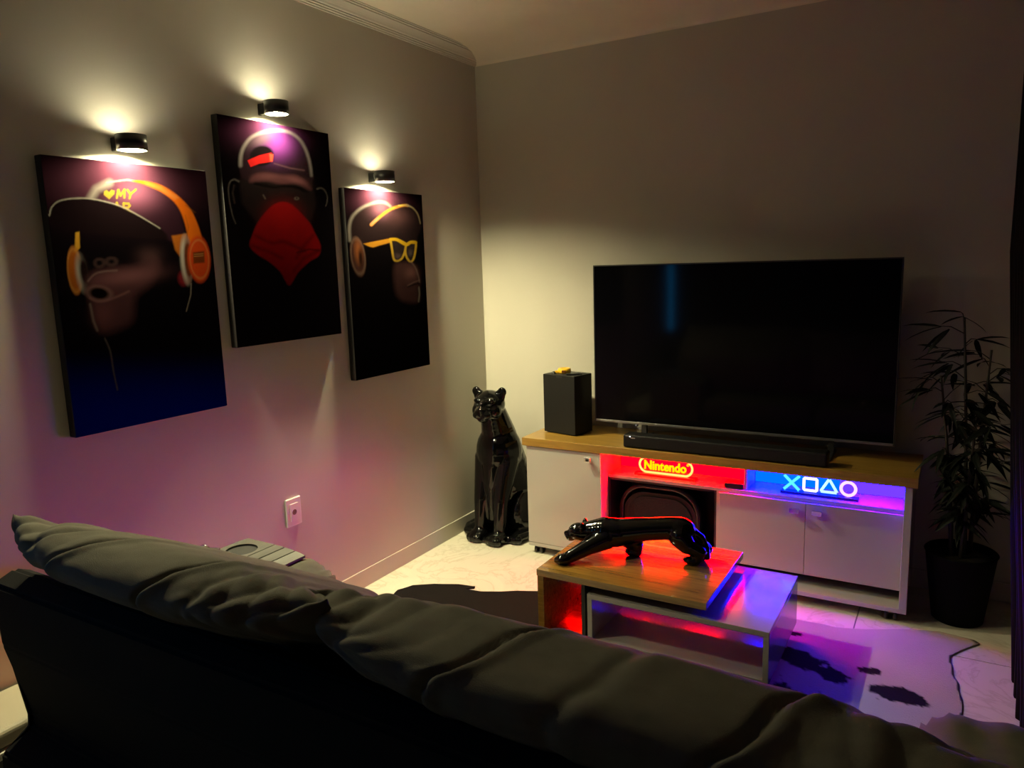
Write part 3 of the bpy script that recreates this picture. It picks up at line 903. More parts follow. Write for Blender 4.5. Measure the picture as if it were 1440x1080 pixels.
# things on the console
tm = empty('tape_measure', (0.602, -0.205, 0.9012), 0.35)
prop(tm, 'small yellow ring-shaped case with dark centre on top of the console', 'tape measure')
bm = bmesh.new()
lathe(bm, [(0.016, 0.002), (0.029, 0.0), (0.033, 0.004), (0.033, 0.022), (0.029, 0.026), (0.016, 0.025), (0.015, 0.022), (0.015, 0.005), (0.016, 0.002)], 32, cap=False)
finish('ring_case', bm, M_GOLD, tm, True)
turned('hub', [(0.0148, 0.003), (0.0148, 0.019), (0.010, 0.021)], mat('tape_hub', (0.16, 0.05, 0.01), 0.4, vary=0.1), tm, 24)
bm = bmesh.new()
bx(bm, -0.048, -0.026, -0.016, 0.006, 0.0, 0.014, 0.004)
finish('nose', bm, M_GOLD, tm)
bm = bmesh.new()
bx(bm, -0.010, 0.012, -0.0355, -0.0325, 0.006, 0.018, 0.001)
finish('window', bm, mat('tape_window', (0.10, 0.03, 0.008), 0.3, vary=0.05), tm)
bl = empty('small_black_knob', (0.557, -0.232, 0.900), 0.2)
turned('cap', [(0.011, 0.0), (0.012, 0.004), (0.009, 0.010), (0.004, 0.012)], M_BLKPL, bl, 20)
turned('collar', [(0.014, 0.0), (0.014, 0.003)], M_BLKPL, bl, 20)
prop(bl, 'tiny dark knob left of the yellow case on the console', 'knob')
rc = empty('memory_stick', (0.668, -0.236, 0.900), 0.55)
box('body', -0.036, 0.030, -0.010, 0.010, 0.0, 0.008, M_BLKPL, rc, bev=0.002)
box('tip', 0.030, 0.042, -0.007, 0.007, 0.0015, 0.0065, mat('dark_metal', (0.10, 0.10, 0.10), 0.3, metal=0.9, vary=0.05), rc, bev=0.0005)
prop(rc, 'flat black stick lying right of the yellow case on the console', 'stick')

# ------------------------------------------------------------------ sitting panther statue on the floor
def toes(bm, c, hdg, w, l, h):
    ca, sa = math.cos(hdg), math.sin(hdg)
    for k in range(4):
        t = (k - 1.5) / 1.5
        lx, ly = t * w * 0.72, -l * (1 - 0.18 * t * t)
        blob(bm, (c[0] + lx * ca - ly * sa, c[1] + lx * sa + ly * ca, c[2]), (w * 0.30, w * 0.42, h), seg=12)
ps = empty('panther_statue', (0.225, -0.205, 0.0), math.radians(-4))
bm = bmesh.new()
H = Vector((0.0, -0.110, 0.735))
Rt = Euler((0, 0, math.radians(12)))
def hd(p):
    q = Vector(p)
    q.rotate(Rt)
    return H + q
blob(bm, H, (0.080, 0.088, 0.074), seg=24)                       # skull
blob(bm, hd((0, -0.075, -0.028)), (0.047, 0.052, 0.040), Rt)     # muzzle
blob(bm, hd((0, -0.112, -0.012)), (0.022, 0.018, 0.015), Rt)     # nose
blob(bm, hd((0, -0.085, -0.062)), (0.030, 0.036, 0.020), Rt)     # chin
for s in (-1, 1):
    blob(bm, hd((s * 0.024, -0.098, -0.040)), (0.028, 0.028, 0.022), Rt)   # whisker pad
    blob(bm, hd((s * 0.046, -0.036, -0.026)), (0.034, 0.045, 0.040), Rt)   # cheek
    blob(bm, hd((s * 0.034, -0.066, 0.030)), (0.026, 0.020, 0.014), Rt)    # brow
    blob(bm, hd((s * 0.073, 0.000, 0.066)), (0.026, 0.013, 0.026), Rt)     # ear
    blob(bm, hd((s * 0.060, 0.002, 0.046)), (0.030, 0.020, 0.032), Rt)
    blob(bm, hd((s * 0.050, 0.004, 0.030)), (0.034, 0.030, 0.034), Rt)
blob(bm, hd((0, -0.075, 0.012)), (0.020, 0.040, 0.024), Rt)      # bridge
capsule(bm, (0, -0.075, 0.67), 0.072, (0, -0.035, 0.55), 0.095)
blob(bm, (0, -0.040, 0.47), (0.128, 0.115, 0.15), seg=24)
capsule(bm, (0, -0.02, 0.46), 0.118, (0, 0.075, 0.22), 0.135)
blob(bm, (0, 0.085, 0.15), (0.16, 0.11, 0.15), seg=24)
capsule(bm, (0, -0.085, 0.40), 0.070, (0, -0.085, 0.12), 0.055)
for s in (-1, 1):
    blob(bm, (s * 0.115, 0.035, 0.135), (0.070, 0.125, 0.130), seg=20)     # haunch
    capsule(bm, (s * 0.070, -0.065, 0.43), 0.062, (s * 0.063, -0.125, 0.22), 0.043)
    capsule(bm, (s * 0.063, -0.125, 0.22), 0.043, (s * 0.062, -0.145, 0.055), 0.034)
    blob(bm, (s * 0.062, -0.165, 0.032), (0.048, 0.058, 0.034))
    toes(bm, (s * 0.062, -0.172, 0.024), 0, 0.046, 0.045, 0.024)
    blob(bm, (s * 0.145, -0.055, 0.030), (0.044, 0.085, 0.030))            # hind paw
    toes(bm, (s * 0.145, -0.09, 0.022), 0, 0.040, 0.045, 0.022)
tl = [(-0.05, 0.16, 0.06), (-0.15, 0.13, 0.03), (-0.205, 0.03, 0.025), (-0.20, -0.07, 0.024), (-0.165, -0.13, 0.024)]
for a, b2 in zip(tl, tl[1:]):
    capsule(bm, a, 0.024, b2, 0.023)
blob(bm, (0, -0.02, 0.012), (0.17, 0.19, 0.016), seg=28)         # ground plate under the paws
body = organic('body', bm, 0.0055, 5, M_GLOSSBLK, ps)
mz = min(v.co.z for v in body.data.vertices)
for v in body.data.vertices:
    if v.co.z < 0.003: v.co.z = 0.0005
for s in (-1, 1):
    bm = bmesh.new()
    blob(bm, hd((s * 0.034, -0.079, 0.008)), (0.010, 0.008, 0.007), Rt, seg=12)
    finish('eye', bm, mat('statue_eye', (0.02, 0.02, 0.02), 0.03, spec=0.8, vary=0.02), ps, True)
prop(ps, 'glossy black panther statue sitting on the floor beside the cabinet', 'statue')

# ------------------------------------------------------------------ nested coffee tables
TT = 0.300
wt = empty('coffee_table')
prop(wt, 'oak top of the nested coffee table carrying the prowling panther', 'coffee table')
box('table_top', 0.970, 1.622, -1.205, -0.700, 0.274, TT, M_OAK_T, wt, bev=0.0015)
box('side_panel', 0.972, 0.998, -1.203, -0.702, 0.012, 0.274, M_OAK_T, wt, bev=0.0015)
box('bottom_panel', 0.998, 1.165, -1.190, -0.715, 0.012, 0.032, M_OAK_T, wt, bev=0.0015)
box('inner_panel', 1.150, 1.165, -1.190, -0.715, 0.032, 0.274, M_BLKPANEL, wt, bev=0.001)
for x, y in ((0.985, -1.17), (0.985, -0.73), (1.15, -1.17), (1.15, -0.73)):
    turned('glide_foot', [(0.012, 0.0), (0.013, 0.006), (0.010, 0.012)], M_BLKPL, wt, 16, (x, y, 0))
turned('pivot', [(0.02, 0.2415), (0.02, 0.274)], M_BLACK, wt, 20, (1.42, -0.95, 0))
rebase(wt, (1.07, -0.95, 0.0))
wt.location.z = 0.0075
lt = empty('coffee_table')
prop(lt, 'low glossy white open box table sliding out from under the oak top', 'coffee table')
X0, X1, Y0, Y1 = 1.178, 1.828, -1.200, -0.700
box('table_top', X0, X1, Y0, Y1, 0.222, 0.241, M_WHITETB, lt, bev=0.0012)
box('side_panel', X0, X0 + 0.019, Y0, Y1, 0.050, 0.222, M_WHITETB, lt, bev=0.0012)
box('side_panel', X1 - 0.019, X1, Y0, Y1, 0.050, 0.222, M_WHITETB, lt, bev=0.0012)
box('bottom_panel', X0 + 0.019, X1 - 0.019, Y0 + 0.004, Y1 - 0.004, 0.050, 0.066, M_WHITETB, lt, bev=0.001)
for x in (X0 + 0.04, X1 - 0.04):
    for y in (Y0 + 0.05, Y1 - 0.05):
        c = box('caster', x - 0.010, x + 0.010, y - 0.010, y + 0.010, 0.035, 0.050, M_BLACK, lt, bev=0.001)
        turned('wheel', [(0.010, -0.009), (0.021, -0.007), (0.021, 0.007), (0.010, 0.009)], M_BLKPL, c, 18, (x, y - 0.004, 0.0262), 'x')
rebase(lt, (1.50, -0.95, 0.0))
lt.location.z = 0.0075

# prowling panther on the oak top
pp = empty('panther_statue', (1.27, -0.93, TT + 0.0075), 0)
prop(pp, 'glossy black panther statue prowling across the oak coffee table', 'statue')
bm = bmesh.new()
def P(x, y, z): return (x - 1.27, y + 0.93, z)
A = math.radians(14)
yaw = Euler((0, 0, A))
hx, hy, hz = 1.052, -0.998, 0.094
blob(bm, P(hx, hy, hz), (0.043, 0.036, 0.035), yaw)
blob(bm, P(hx - 0.030, hy - 0.008, hz - 0.016), (0.028, 0.024, 0.021), yaw)
blob(bm, P(hx - 0.050, hy - 0.012, hz - 0.010), (0.010, 0.012, 0.009), yaw)
blob(bm, P(hx - 0.032, hy - 0.008, hz - 0.030), (0.021, 0.017, 0.011), yaw)
for s in (-1, 1):
    blob(bm, P(hx + 0.020 - s * 0.006, hy + s * 0.028, hz + 0.032), (0.010, 0.015, 0.017), yaw)
    blob(bm, P(hx - 0.018, hy + s * 0.017 - 0.006, hz + 0.016), (0.013, 0.010, 0.008), yaw)
capsule(bm, P(hx + 0.012, hy + 0.003, hz - 0.002), 0.036, P(1.155, -0.968, 0.106), 0.052)
blob(bm, P(1.185, -0.960, 0.098), (0.072, 0.055, 0.058), yaw)               # shoulders
blob(bm, P(1.190, -0.958, 0.128), (0.048, 0.036, 0.027), yaw)
capsule(bm, P(1.19, -0.955, 0.100), 0.054, P(1.30, -0.925, 0.118), 0.046)
capsule(bm, P(1.30, -0.925, 0.118), 0.045, P(1.40, -0.900, 0.130), 0.044)
blob(bm, P(1.425, -0.893, 0.122), (0.066, 0.052, 0.052), yaw)               # hips
# near foreleg stretched far ahead
capsule(bm, P(1.165, -0.990, 0.080), 0.043, P(1.112, -1.040, 0.055), 0.032)
capsule(bm, P(1.112, -1.040, 0.055), 0.032, P(1.060, -1.096, 0.026), 0.025)
blob(bm, P(1.043, -1.114, 0.021), (0.034, 0.029, 0.021), Euler((0, 0, math.radians(48))))
for k in range(4):
    blob(bm, P(1.016 + 0.010 * k, -1.126 - 0.004 * k + 0.001 * k * k, 0.015), (0.010, 0.012, 0.013))
# far foreleg swept back under the chest
capsule(bm, P(1.205, -0.930, 0.085), 0.044, P(1.258, -0.915, 0.048), 0.031)
capsule(bm, P(1.258, -0.915, 0.048), 0.031, P(1.262, -0.920, 0.020), 0.024)
blob(bm, P(1.250, -0.924, 0.017), (0.034, 0.024, 0.017))
# near hind leg
capsule(bm, P(1.435, -0.910, 0.108), 0.047, P(1.462, -0.912, 0.078), 0.036)
capsule(bm, P(1.462, -0.912, 0.078), 0.034, P(1.508, -0.895, 0.050), 0.025)
capsule(bm, P(1.508, -0.895, 0.050), 0.025, P(1.492, -0.902, 0.018), 0.021)
blob(bm, P(1.478, -0.905, 0.016), (0.034, 0.023, 0.016))
# far hind leg pushing back
capsule(bm, P(1.445, -0.868, 0.105), 0.046, P(1.482, -0.852, 0.072), 0.032)
capsule(bm, P(1.482, -0.852, 0.072), 0.030, P(1.518, -0.842, 0.046), 0.023)
capsule(bm, P(1.518, -0.842, 0.046), 0.023, P(1.502, -0.848, 0.018), 0.020)
blob(bm, P(1.490, -0.850, 0.015), (0.034, 0.022, 0.015))
tl = [(1.478, -0.882, 0.125), (1.508, -0.872, 0.100), (1.524, -0.868, 0.062), (1.528, -0.868, 0.024)]
for a, b2 in zip(tl, tl[1:]):
    capsule(bm, P(*a), 0.013, P(*b2), 0.012)
body = organic('body', bm, 0.0034, 4, M_GLOSSBLK, pp)
for v in body.data.vertices:
    if v.co.z < 0.002: v.co.z = 0.0004

# ------------------------------------------------------------------ cowhide rug
from mathutils.geometry import delaunay_2d_cdt
RUG = [(0.17, -1.07), (0.20, -1.00), (0.28, -0.945), (0.38, -0.90), (0.47, -0.880), (0.475, -0.895), (0.44, -0.925), (0.52, -0.915), (0.60, -0.875), (0.66, -0.835), (0.74, -0.80), (0.85, -0.74),
       (1.00, -0.66), (1.25, -0.62), (1.55, -0.59), (1.80, -0.56), (1.95, -0.56), (2.05, -0.53), (2.18, -0.46), (2.30, -0.42), (2.42, -0.435), (2.435, -0.455), (2.37, -0.55), (2.345, -0.60), (2.34, -0.66), (2.352, -0.72), (2.368, -0.80), (2.375, -0.90),
       (2.38, -1.05), (2.45, -1.25), (2.42, -1.50), (2.25, -1.62), (2.0, -1.70), (1.6, -1.76), (1.2, -1.80), (0.8, -1.74), (0.5, -1.78), (0.25, -1.72), (0.18, -1.55), (0.24, -1.35), (0.20, -1.2)]
def in_poly(P2, x, y):
    c = False
    n = len(P2)
    for i in range(n):
        a, b2 = P2[i], P2[i - 1]
        if (a[1] > y) != (b2[1] > y) and x < a[0] + (y - a[1]) * (b2[0] - a[0]) / (b2[1] - a[1]):
            c = not c
    return c
dense = []
for i in range(len(RUG)):
    a, b2 = Vector(RUG[i]), Vector(RUG[(i + 1) % len(RUG)])
    k = max(1, int((b2 - a).length / 0.02))
    for j in range(k):
        p = a.lerp(b2, j / k)
        w = 0.010 * noise.noise(Vector((p.x * 14, p.y * 14, 3.1)))
        dense.append((p.x + w, p.y + w * 0.7))
PATCH = [(1.815, -0.690, 0.040, 0.020, 10), (1.86, -0.87, 0.10, 0.06, -15), (1.985, -0.925, 0.065, 0.045, -25), (2.105, -0.843, 0.040, 0.026, 5), (2.195, -0.965, 0.085, 0.055, 0), (1.75, -1.25, 0.35, 0.18, 0), (2.1, -1.35, 0.2, 0.15, 0)]
STEP = 0.0085
def rug_dark(x, y):
    n1 = noise.fractal(Vector((x * 22, y * 22, 0.7)), 0.8, 2.0, 4) * 0.085
    d = (x - (1.02 + 0.25 * noise.noise(Vector((y * 2.5, 0.3, 0)))))
    best = -d / 0.25
    for cx, cy, rx, ry, an in PATCH:
        a = math.radians(an)
        u = (x - cx) * math.cos(a) + (y - cy) * math.sin(a)
        v = -(x - cx) * math.sin(a) + (y - cy) * math.cos(a)
        best = max(best, (1 - math.hypot(u / rx, v / ry)) + n1 * 4.0)
    return max(0.0, min(1.0, 0.5 + best * 9))
pts = [Vector(p) for p in dense]
nb = len(pts)
for x in np.arange(0.10, 2.50, STEP):
    for y in np.arange(-1.85, -0.38, STEP):
        if in_poly(dense[::3], x, y):
            pts.append(Vector((x, y)))
cv, ce_, cf = delaunay_2d_cdt(pts, [(i, (i + 1) % nb) for i in range(nb)], [], 1, 1e-5)[:3]
fine = bmesh.new()
fv = [fine.verts.new((v[0], v[1], 0.0055)) for v in cv]
for f in cf:
    fine.faces.new([fv[i] for i in f])
bmesh.ops.delete(fine, geom=[v for v in fine.verts if not v.link_faces], context='VERTS')
bot = bmesh.ops.extrude_edge_only(fine, edges=[e for e in fine.edges if e.is_boundary])
for e in bot['geom']:
    if isinstance(e, bmesh.types.BMVert):
        e.co.z = 0.0004
bmesh.ops.recalc_face_normals(fine, faces=fine.faces)
me = bpy.data.meshes.new('cowhide_rug')
fine.to_mesh(me)
fine.free()
at = me.color_attributes.new('Col', 'FLOAT_COLOR', 'POINT')
cc = []
for v in me.vertices:
    d = rug_dark(v.co.x, v.co.y)
    w = 1 + 0.10 * noise.noise(Vector((v.co.x * 6, v.co.y * 6, 5)))
    cc += [0.34 * w * (1 - d) + 0.006 * d, 0.31 * w * (1 - d) + 0.005 * d, 0.275 * w * (1 - d) + 0.005 * d, 1.0]
    if v.co.z > 0.003:
        v.co.z += 0.0012 * noise.noise(Vector((v.co.x * 5, v.co.y * 5, 9)))
at.data.foreach_set('color', cc)
rug = link('cowhide_rug', me, attr_mat('cowhide', 0.85, 0.1, 0.5, 260), None, True)
prop(rug, 'cream cowhide rug with black patches under the coffee table', 'rug')
# ------------------------------------------------------------------ sofa seen from behind
so = empty('sofa')
prop(so, 'dark grey two-seat sofa seen from behind in the foreground', 'sofa')
AX0, AX1, BX0, BX1 = 0.376, 0.742, 2.276, 2.640
box('base', AX0 + 0.01, BX1 - 0.01, -2.76, -2.10, 0.05, 0.300, M_SOFADK, so, bev=0.02, seg=3)
for x0, x1 in ((AX1 + 0.003, 1.506), (1.512, BX0 - 0.003)):
    box('seat_cushion', x0, x1, -2.62, -2.03, 0.300, 0.450, M_SOFA, so, bev=0.045, seg=4)
# back slab, leaning a little towards the camera side
bm = bmesh.new()
prism(bm, [(-2.66, 0.10), (-2.655, 0.40), (-2.675, 0.755), (-2.715, 0.775), (-2.768, 0.755), (-2.765, 0.600), (-2.722, 0.400), (-2.725, 0.365), (-2.800, 0.340), (-2.815, 0.06), (-2.78, 0.045), (-2.66, 0.045)], 'yz', AX0, BX1)
bmesh.ops.bevel(bm, geom=list(bm.edges), offset=0.008, segments=2, affect='EDGES')
finish('back_frame', bm, M_SOFADK, so)
def sofa_arm(x0, x1, seed):
    bm = bmesh.new()
    W2, cx = (x1 - x0) / 2, (x0 + x1) / 2
    NU, NV = 64, 48
    rows = []
    for j in range(NV + 1):                       # along y, front end rounded and gathered
        t = j / NV
        y = -2.018 - 0.325 * t
        e = 1.0 if t > 0.19 else math.sqrt(max(0.0, 1 - (1 - t / 0.19) ** 2)) * 0.10 + 0.90
        row = []
        for i in range(NU + 1):
            s = i / NU * 2 - 1
            # profile: up the outside, over the padded top, down the inside
            a = abs(s)
            if a < 0.6:
                q = a / 0.6
                px = math.copysign(W2 * (q ** 1.0), s) * 0.98
                z = 0.600 - 0.045 * q ** 4
            else:
                q = (a - 0.6) / 0.4
                px = math.copysign(W2 * (1.0 - 0.015 * math.sin(q * PI)), s)
                z = 0.555 - 0.505 * q
            if z > 0.45:
                z = 0.45 + (z - 0.45) * e
            k = math.exp(-t / 0.3)
            z += k * 0.004 * math.sin(s * 21 + seed) * (1 if a < 0.62 else 0.3)
            g = math.exp(-(t / 0.10) ** 2) * max(0.0, 1 - ((a - 0.60) / 0.22) ** 2)
            z += g * 0.008 * math.sin(a * 75)
            z += 0.006 * noise.noise(Vector((s * 3, y * 5, seed))) * (1 if a < 0.6 else 0)
            row.append(bm.verts.new((cx + px, y, z)))
        rows.append(row)
    for r0, r1 in zip(rows, rows[1:]):
        for i in range(NU):
            bm.faces.new((r0[i], r0[i + 1], r1[i + 1], r1[i]))
    bm.faces.new(rows[0]); bm.faces.new(rows[-1][::-1])
    bmesh.ops.contextual_create(bm, geom=[e for e in bm.edges if e.is_boundary])
    o = finish('arm', bm, M_SOFA, so)
    for p in o.data.polygons: p.use_smooth = len(p.vertices) == 4
    return o
sofa_arm(AX0, AX1, 1.0)
sofa_arm(BX0, BX1, 4.0)
for x in (0.45, 1.5, 2.56):
    for y in (-2.16, -2.72):
        turned('foot', [(0.02, 0.0), (0.025, 0.05)], M_BLKPL, so, 16, (x, y, 0))
rebase(so, (1.51, -2.40, 0.0))

def back_cushion(x0, x1, label, creases, seed, top=0.914, hh=0.229, dep=0.150, ears=(0.012, 0.012), back=0.23, ex=(0.85, 0.70), yoff=0.0):
    """loose back cushion: pinched side seams with pointed corners, folds running in from the ends, a few deep creases"""
    NU, NV = 240, 128
    cx, hw = (x0 + x1) / 2, (x1 - x0) / 2
    V, Fc = [], []
    for i in range(NU + 1):
        u = i / NU * 2 - 1
        au = abs(u)
        full = (1 - au ** 3.2) ** 0.72 if au < 1 else 0.0
        a = dep * full + 0.006
        b = hh * (1 - 0.02 * (1 - full)) + (ears[0] if u < 0 else ears[1]) * max(0, (au - 0.80) / 0.20) ** 2
        x = cx + hw * u
        dist = (1 - au) * hw
        for k in range(NV):
            th = 2 * PI * k / NV
            c, s = math.cos(th), math.sin(th)
            dy = a * math.copysign(abs(c) ** ex[0], c)
            dz = b * math.copysign(abs(s) ** ex[1], s)
            # folds fanning in from the seams, slanting away from the corner
            w = noise.noise(Vector((x * 4, s * 2, seed)))
            ph = dist * 46 + c * 5.0 + 6.5 * w
            fold = 0.0105 * math.exp(-(dist / 0.21) ** 2) * (1.55 * abs(math.sin(ph * 0.5)) - 1) * min(1, dist / 0.03)
            ph2 = dist * 85 - c * 8 + 8 * w
            fold += 0.0050 * math.exp(-(dist / 0.26) ** 2) * (1.55 * abs(math.sin(ph2 * 0.5)) - 1) * min(1, dist / 0.03)
            fold += 0.007 * noise.noise(Vector((x * 3.2, s * 2.0 + seed, c * 1.5))) * min(1, dist / 0.08)
            fold += 0.0022 * noise.noise(Vector((x * 14, s * 7 + seed, c * 5))) * min(1, dist / 0.05)
            for (ux, sl, dp, wd) in creases:
                e = (x - (x0 + ux * (x1 - x0)) - sl * c - 0.012 * noise.noise(Vector((c * 3, seed, ux * 9)))) / wd
                fold += -dp * math.exp(-e * e) + 0.5 * dp * math.exp(-((e - 2.2) / 1.5) ** 2)
            dy += fold * c
            dz += fold * s
            z = top - hh + dz
            q = min(1.0, max(0.0, (z - 0.70) / (top - 0.70)))
            y = -2.500 + yoff + dy - back * q * q * (3 - 2 * q)
            V.append((x, y, z))
    for i in range(NU):
        for k in range(NV):
            Fc.append((i * NV + k, i * NV + (k + 1) % NV, (i + 1) * NV + (k + 1) % NV, (i + 1) * NV + k))
    Fc.append(tuple(range(NV))[::-1])
    Fc.append(tuple(NU * NV + k for k in range(NV)))
    me = bpy.data.meshes.new('back_cushion')
    me.from_pydata(V, [], Fc)
    me.update()
    o = link('back_cushion', me, M_SOFA, None, True)
    prop(o, label, 'cushion', 'loose back cushions of the sofa')
    return o
back_cushion(0.435, 1.425, 'grey back cushion at the left end of the sofa, brightly lit along its top', [(0.36, 0.12, 0.012, 0.010), (0.66, 0.10, 0.014, 0.010), (0.22, 0.12, 0.006, 0.012), (0.76, 0.06, 0.005, 0.014)], 2.0, yoff=0.005)
back_cushion(1.335, 2.430, 'dark grey back cushion in the middle of the sofa, before the coffee table', [(0.36, 0.10, 0.012, 0.010), (0.72, 0.09, 0.014, 0.010), (0.52, 0.06, 0.005, 0.016)], 8.0, top=0.898, hh=0.221, dep=0.135, back=0.15, yoff=-0.035, ex=(0.45, 0.52), ears=(0.012, -0.010))

# ------------------------------------------------------------------ slatted tray on the left sofa arm
tr = empty('arm_tray')
prop(tr, 'grey slatted tray with round cup well draped over the left sofa arm', 'tray')
ty0, ty1, tz = -2.285, -2.042, 0.612
bm = bmesh.new()
n = 40
cxx, cyy, rr = 0.452, -2.118, 0.047
BX = (0.392, 0.512)
outer = [bm.verts.new((x, y, tz + 0.009)) for x, y in ((BX[0], ty0), (BX[1], ty0), (BX[1], ty1), (BX[0], ty1))]
hole = [bm.verts.new((cxx + rr * math.cos(2 * PI * k / n), cyy + rr * math.sin(2 * PI * k / n), tz + 0.009)) for k in range(n)]
es = [bm.edges.new((outer[i], outer[(i + 1) % 4])) for i in range(4)] + [bm.edges.new((hole[i], hole[(i + 1) % n])) for i in range(n)]
bmesh.ops.triangle_fill(bm, use_beauty=True, edges=es)
for f in [f for f in bm.faces if (f.calc_center_median().xy - Vector((cxx, cyy))).length < rr * 0.6]:
    bm.faces.remove(f)
ex = bmesh.ops.extrude_face_region(bm, geom=list(bm.faces))
for g in ex['geom']:
    if isinstance(g, bmesh.types.BMVert): g.co.z -= 0.009
finish('board', bm, M_TRAY, tr)
turned('cup_well', [(rr - 0.001, tz - 0.001), (rr - 0.001, tz + 0.003)], M_TRAYDK, tr, 32, (cxx, cyy, 0))
# slats either side of the board, bending down with the arm
for xc, z, ang in ((0.5345, tz + 0.0040, 1), (0.5790, tz + 0.0015, 5), (0.6225, tz - 0.0040, 10), (0.3715, tz - 0.003, -20), (0.350, tz - 0.026, -68)):
    o = box('slat', -0.0205, 0.0205, ty0, ty1, -0.004, 0.0045, M_TRAY, tr, bev=0.001, seg=1)
    o.location = (xc, 0, z)
    o.rotation_euler = (0, math.radians(ang), 0)
rebase(tr, (0.47, -2.16, 0.6))

rm = empty('remote_control', (0.415, -2.235, 0.6165), 0.35)
prop(rm, 'black remote lying on the slatted arm tray', 'remote control')
box('body', -0.020, 0.020, -0.075, 0.075, 0.0, 0.018, M_BLKPL, rm, bev=0.005)
box('key_pad', -0.014, 0.014, -0.060, 0.060, 0.018, 0.0192, mat('rubber_keys', (0.02, 0.02, 0.02), 0.7, vary=0.1), rm, bev=0)
cl = empty('metal_buckle', (0.318, -2.150, 0.590), 0.4)
prop(cl, 'small shiny metal ring at the outer side of the left sofa arm', 'ring')
bm = bmesh.new()
tube(bm, [(0.016 * math.cos(2 * PI * k / 20), 0, 0.018 + 0.014 * math.sin(2 * PI * k / 20)) for k in range(20)], 0.004, 8, closed=True)
finish('ring', bm, M_CHROME, cl, True)
box('tab', -0.012, 0.014, -0.008, 0.008, -0.006, 0.004, M_BLKPL, cl, bev=0.001)

# ------------------------------------------------------------------ low bench against the left wall
be = empty('low_bench')
prop(be, 'low cream padded bench between the left wall and the sofa end', 'bench')
box('seat_pad', 0.016, 0.236, -3.60, -2.42, 0.258, 0.310, M_CREAM, be, bev=0.016, seg=4)
box('seat_board', 0.016, 0.244, -3.60, -2.42, 0.236, 0.257, M_TRIM, be, bev=0.003)
box('plinth', 0.016, 0.215, -3.58, -2.44, 0.0, 0.236, M_BLKPANEL, be, bev=0.002)
rebase(be, (0.12, -3.0, 0))

# ------------------------------------------------------------------ bamboo plant in a black pot
pl = empty('potted_bamboo', (2.360, -0.255, 0.0))
prop(pl, 'leafy artificial bamboo in a black pot in the dark right corner', 'potted plant')
bm = bmesh.new()
lathe(bm, [(0.086, 0.0), (0.091, 0.004), (0.124, 0.272), (0.129, 0.281), (0.124, 0.286), (0.115, 0.281), (0.111, 0.256)], 40, cap=False)
bm.faces.new([v for v in bm.verts if abs(v.co.z) < 1e-6][::-1])
finish('pot', bm, M_POT, pl, True)
turned('soil', [(0.1105, 0.252), (0.109, 0.258), (0.06, 0.270)], M_SOIL, pl, 32)
rng = random.Random(5)
bm = bmesh.new()
L = 0.135
prof = [(0.0, 0.004), (0.18, 0.0105), (0.45, 0.0115), (0.75, 0.007), (1.0, 0.0)]
lv = []
for t, w in prof:
    z = -0.030 * t * t
    if w > 0.0005:
        lv.append([bm.verts.new((L * t, -w, z + 0.002)), bm.verts.new((L * t, 0, z)), bm.verts.new((L * t, w, z + 0.002))])
    else:
        lv.append([bm.verts.new((L * t, 0, z))])
for a, b2 in zip(lv, lv[1:]):
    if len(b2) == 3:
        bm.faces.new((a[0], a[1], b2[1], b2[0])); bm.faces.new((a[1], a[2], b2[2], b2[1]))
    else:
        bm.faces.new((a[0], a[1], b2[0])); bm.faces.new((a[1], a[2], b2[0]))
leaf_me = bpy.data.meshes.new('leaf')
bm.to_mesh(leaf_me); bm.free()
leaf_me.materials.append(M_LEAF)
stems = [((0.010, 0.0), (-0.040, 0.02), 1.20), ((-0.035, -0.03), (-0.105, -0.02), 0.98), ((0.030, 0.035), (0.055, 0.02), 1.08), ((0.0, -0.045), (0.02, -0.09), 0.84)]
nleaf = 0
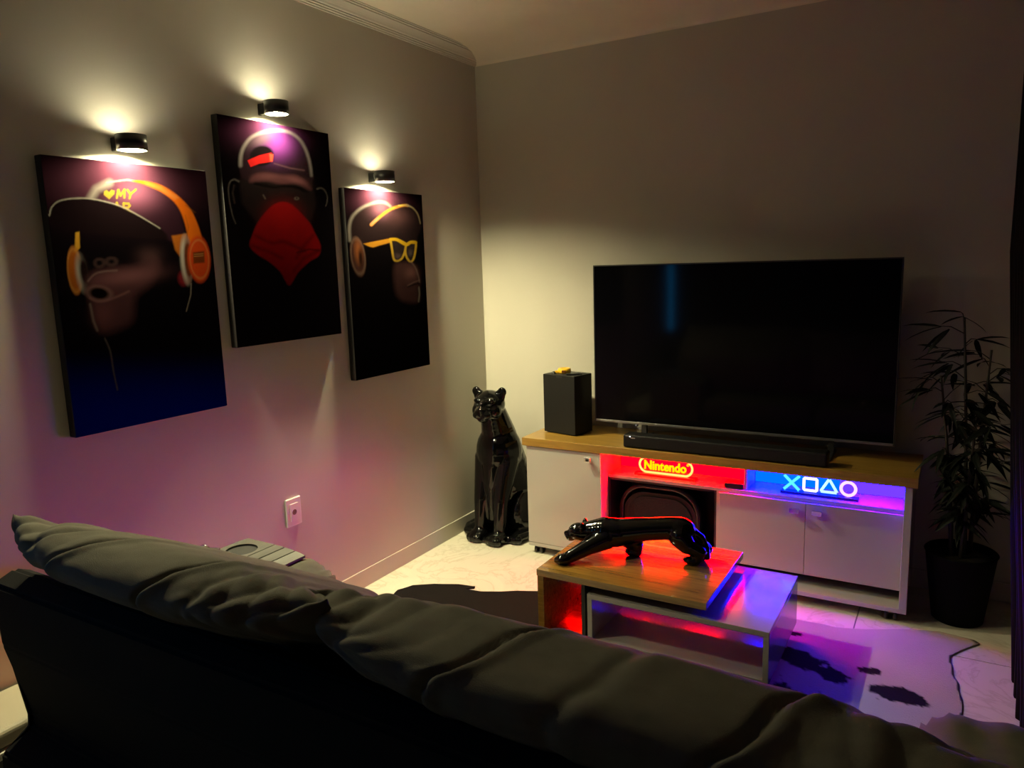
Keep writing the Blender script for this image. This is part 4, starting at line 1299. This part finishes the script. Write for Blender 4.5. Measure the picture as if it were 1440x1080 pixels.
for (bx0, by0), (tx, ty), top in stems:
    bm = bmesh.new()
    pts, rs = [], []
    for k in range(25):
        t = k / 24
        pts.append((bx0 + (tx - bx0) * t ** 1.4, by0 + (ty - by0) * t ** 1.4, 0.27 + (top - 0.27) * t))
        rs.append((0.0085 - 0.005 * t) * (1.22 if k % 4 == 0 else 1.0))
    tube(bm, pts, rs, 8)
    st = finish('stem', bm, M_STEM, pl, True)
    k = 0
    z = 0.42
    while z < top - 0.01:
        t = (z - 0.27) / (top - 0.27)
        px, py = bx0 + (tx - bx0) * t ** 1.4, by0 + (ty - by0) * t ** 1.4
        az = rng.uniform(0, 2 * PI)
        ln = rng.uniform(0.05, 0.13) * (1.0 if z > 0.6 else 0.8)
        if z < 0.68 and math.cos(az) < 0: ln *= 0.5
        tip = Vector((px + ln * math.cos(az), min(py + ln * math.sin(az), 0.10), z + rng.uniform(0.0, 0.05)))
        bm = bmesh.new()
        tube(bm, [(px, py, z), ((px + tip.x) / 2, (py + tip.y) / 2, (z + tip.z) / 2 + 0.012), tip], [0.0022, 0.0018, 0.0012], 5)
        finish('twig', bm, M_STEM, pl, True)
        for q in range(rng.choice((3, 4, 4, 5))):
            if nleaf >= 290: break
            lo = bpy.data.objects.new('leaf', leaf_me)
            COL.objects.link(lo)
            lo.parent = pl
            f = rng.uniform(0.45, 1.0)
            lo.location = Vector((px, py, z)).lerp(tip, f)
            a2 = az + rng.uniform(-1.2, 1.2)
            if lo.location.y + 0.13 * math.sin(a2) > 0.20: a2 = -a2
            if lo.location.z < 0.68 and lo.location.x + 0.13 * math.cos(a2) < -0.135:
                a2 = PI - a2
            lo.rotation_euler = (rng.uniform(-0.6, 0.6), rng.uniform(-0.25, 0.75), a2)
            sc = rng.uniform(0.7, 1.15)
            lo.scale = (sc, sc, sc)
            nleaf += 1
        z += rng.uniform(0.026, 0.048)

# ------------------------------------------------------------------ black curtain at the right wall
bm = bmesh.new()
NU, NV = 90, 24
front, backv = [], []
for j in range(NV + 1):
    z = 0.012 + 2.46 * j / NV
    fr = []
    lean = 0.085 * min(1.0, max(0.0, z / 1.45)) ** 1.2
    for i in range(NU + 1):
        t = i / NU
        y = -0.615 - 1.15 * t - 0.03 * math.exp(-z / 0.08) * (1 if t < 0.1 else 0)
        x = 2.562 - lean + 0.048 * math.sin(t * 2 * PI * 9 + 1.3) * (0.75 + 0.25 * math.sin(z * 1.3)) + 0.012 * noise.noise(Vector((t * 8, z * 1.5, 2)))
        fr.append(bm.verts.new((x, y, z)))
    front.append(fr)
for r0, r1 in zip(front, front[1:]):
    for i in range(NU):
        bm.faces.new((r0[i], r0[i + 1], r1[i + 1], r1[i]))
bmesh.ops.recalc_face_normals(bm, faces=bm.faces)
cu = empty('curtain', (2.6, -1.1, 0.0))
prop(cu, 'long black curtain hanging at the right wall', 'curtain')
o = finish('panel', bm, M_CURTAIN, cu, True)
md = o.modifiers.new('thick', 'SOLIDIFY')
md.thickness = 0.003
bm = bmesh.new()
tube(bm, [(2.505, -0.45, 2.487), (2.505, -2.0, 2.487)], 0.011, 12)
finish('rod', bm, M_BLACK, cu, True)
for y in (-0.52, -1.93):
    box('bracket', 2.495, ROOM_X1, y - 0.01, y + 0.01, 2.475, 2.499, M_BLACK, cu, bev=0.001)
for ch in cu.children:
    ch.location = Vector(ch.location) - Vector(cu.location)

# unseen blue light bar beside the camera, assumed from the television's reflection
lb = empty('light_bar', (0.0, -3.52, 0.80))
prop(lb, 'vertical blue light bar on the left wall behind the sofa, mirrored in the television', 'wall lamp')
box('housing', 0.0, 0.02, -0.045, 0.045, -0.01, 0.62, M_BLACK, lb, bev=0.003)
box('diffuser', 0.02, 0.03, -0.038, 0.038, 0.0, 0.61, emat('bar_glow', BAR_BLUE[:3], BAR_BLUE[3]), lb, bev=0.003)
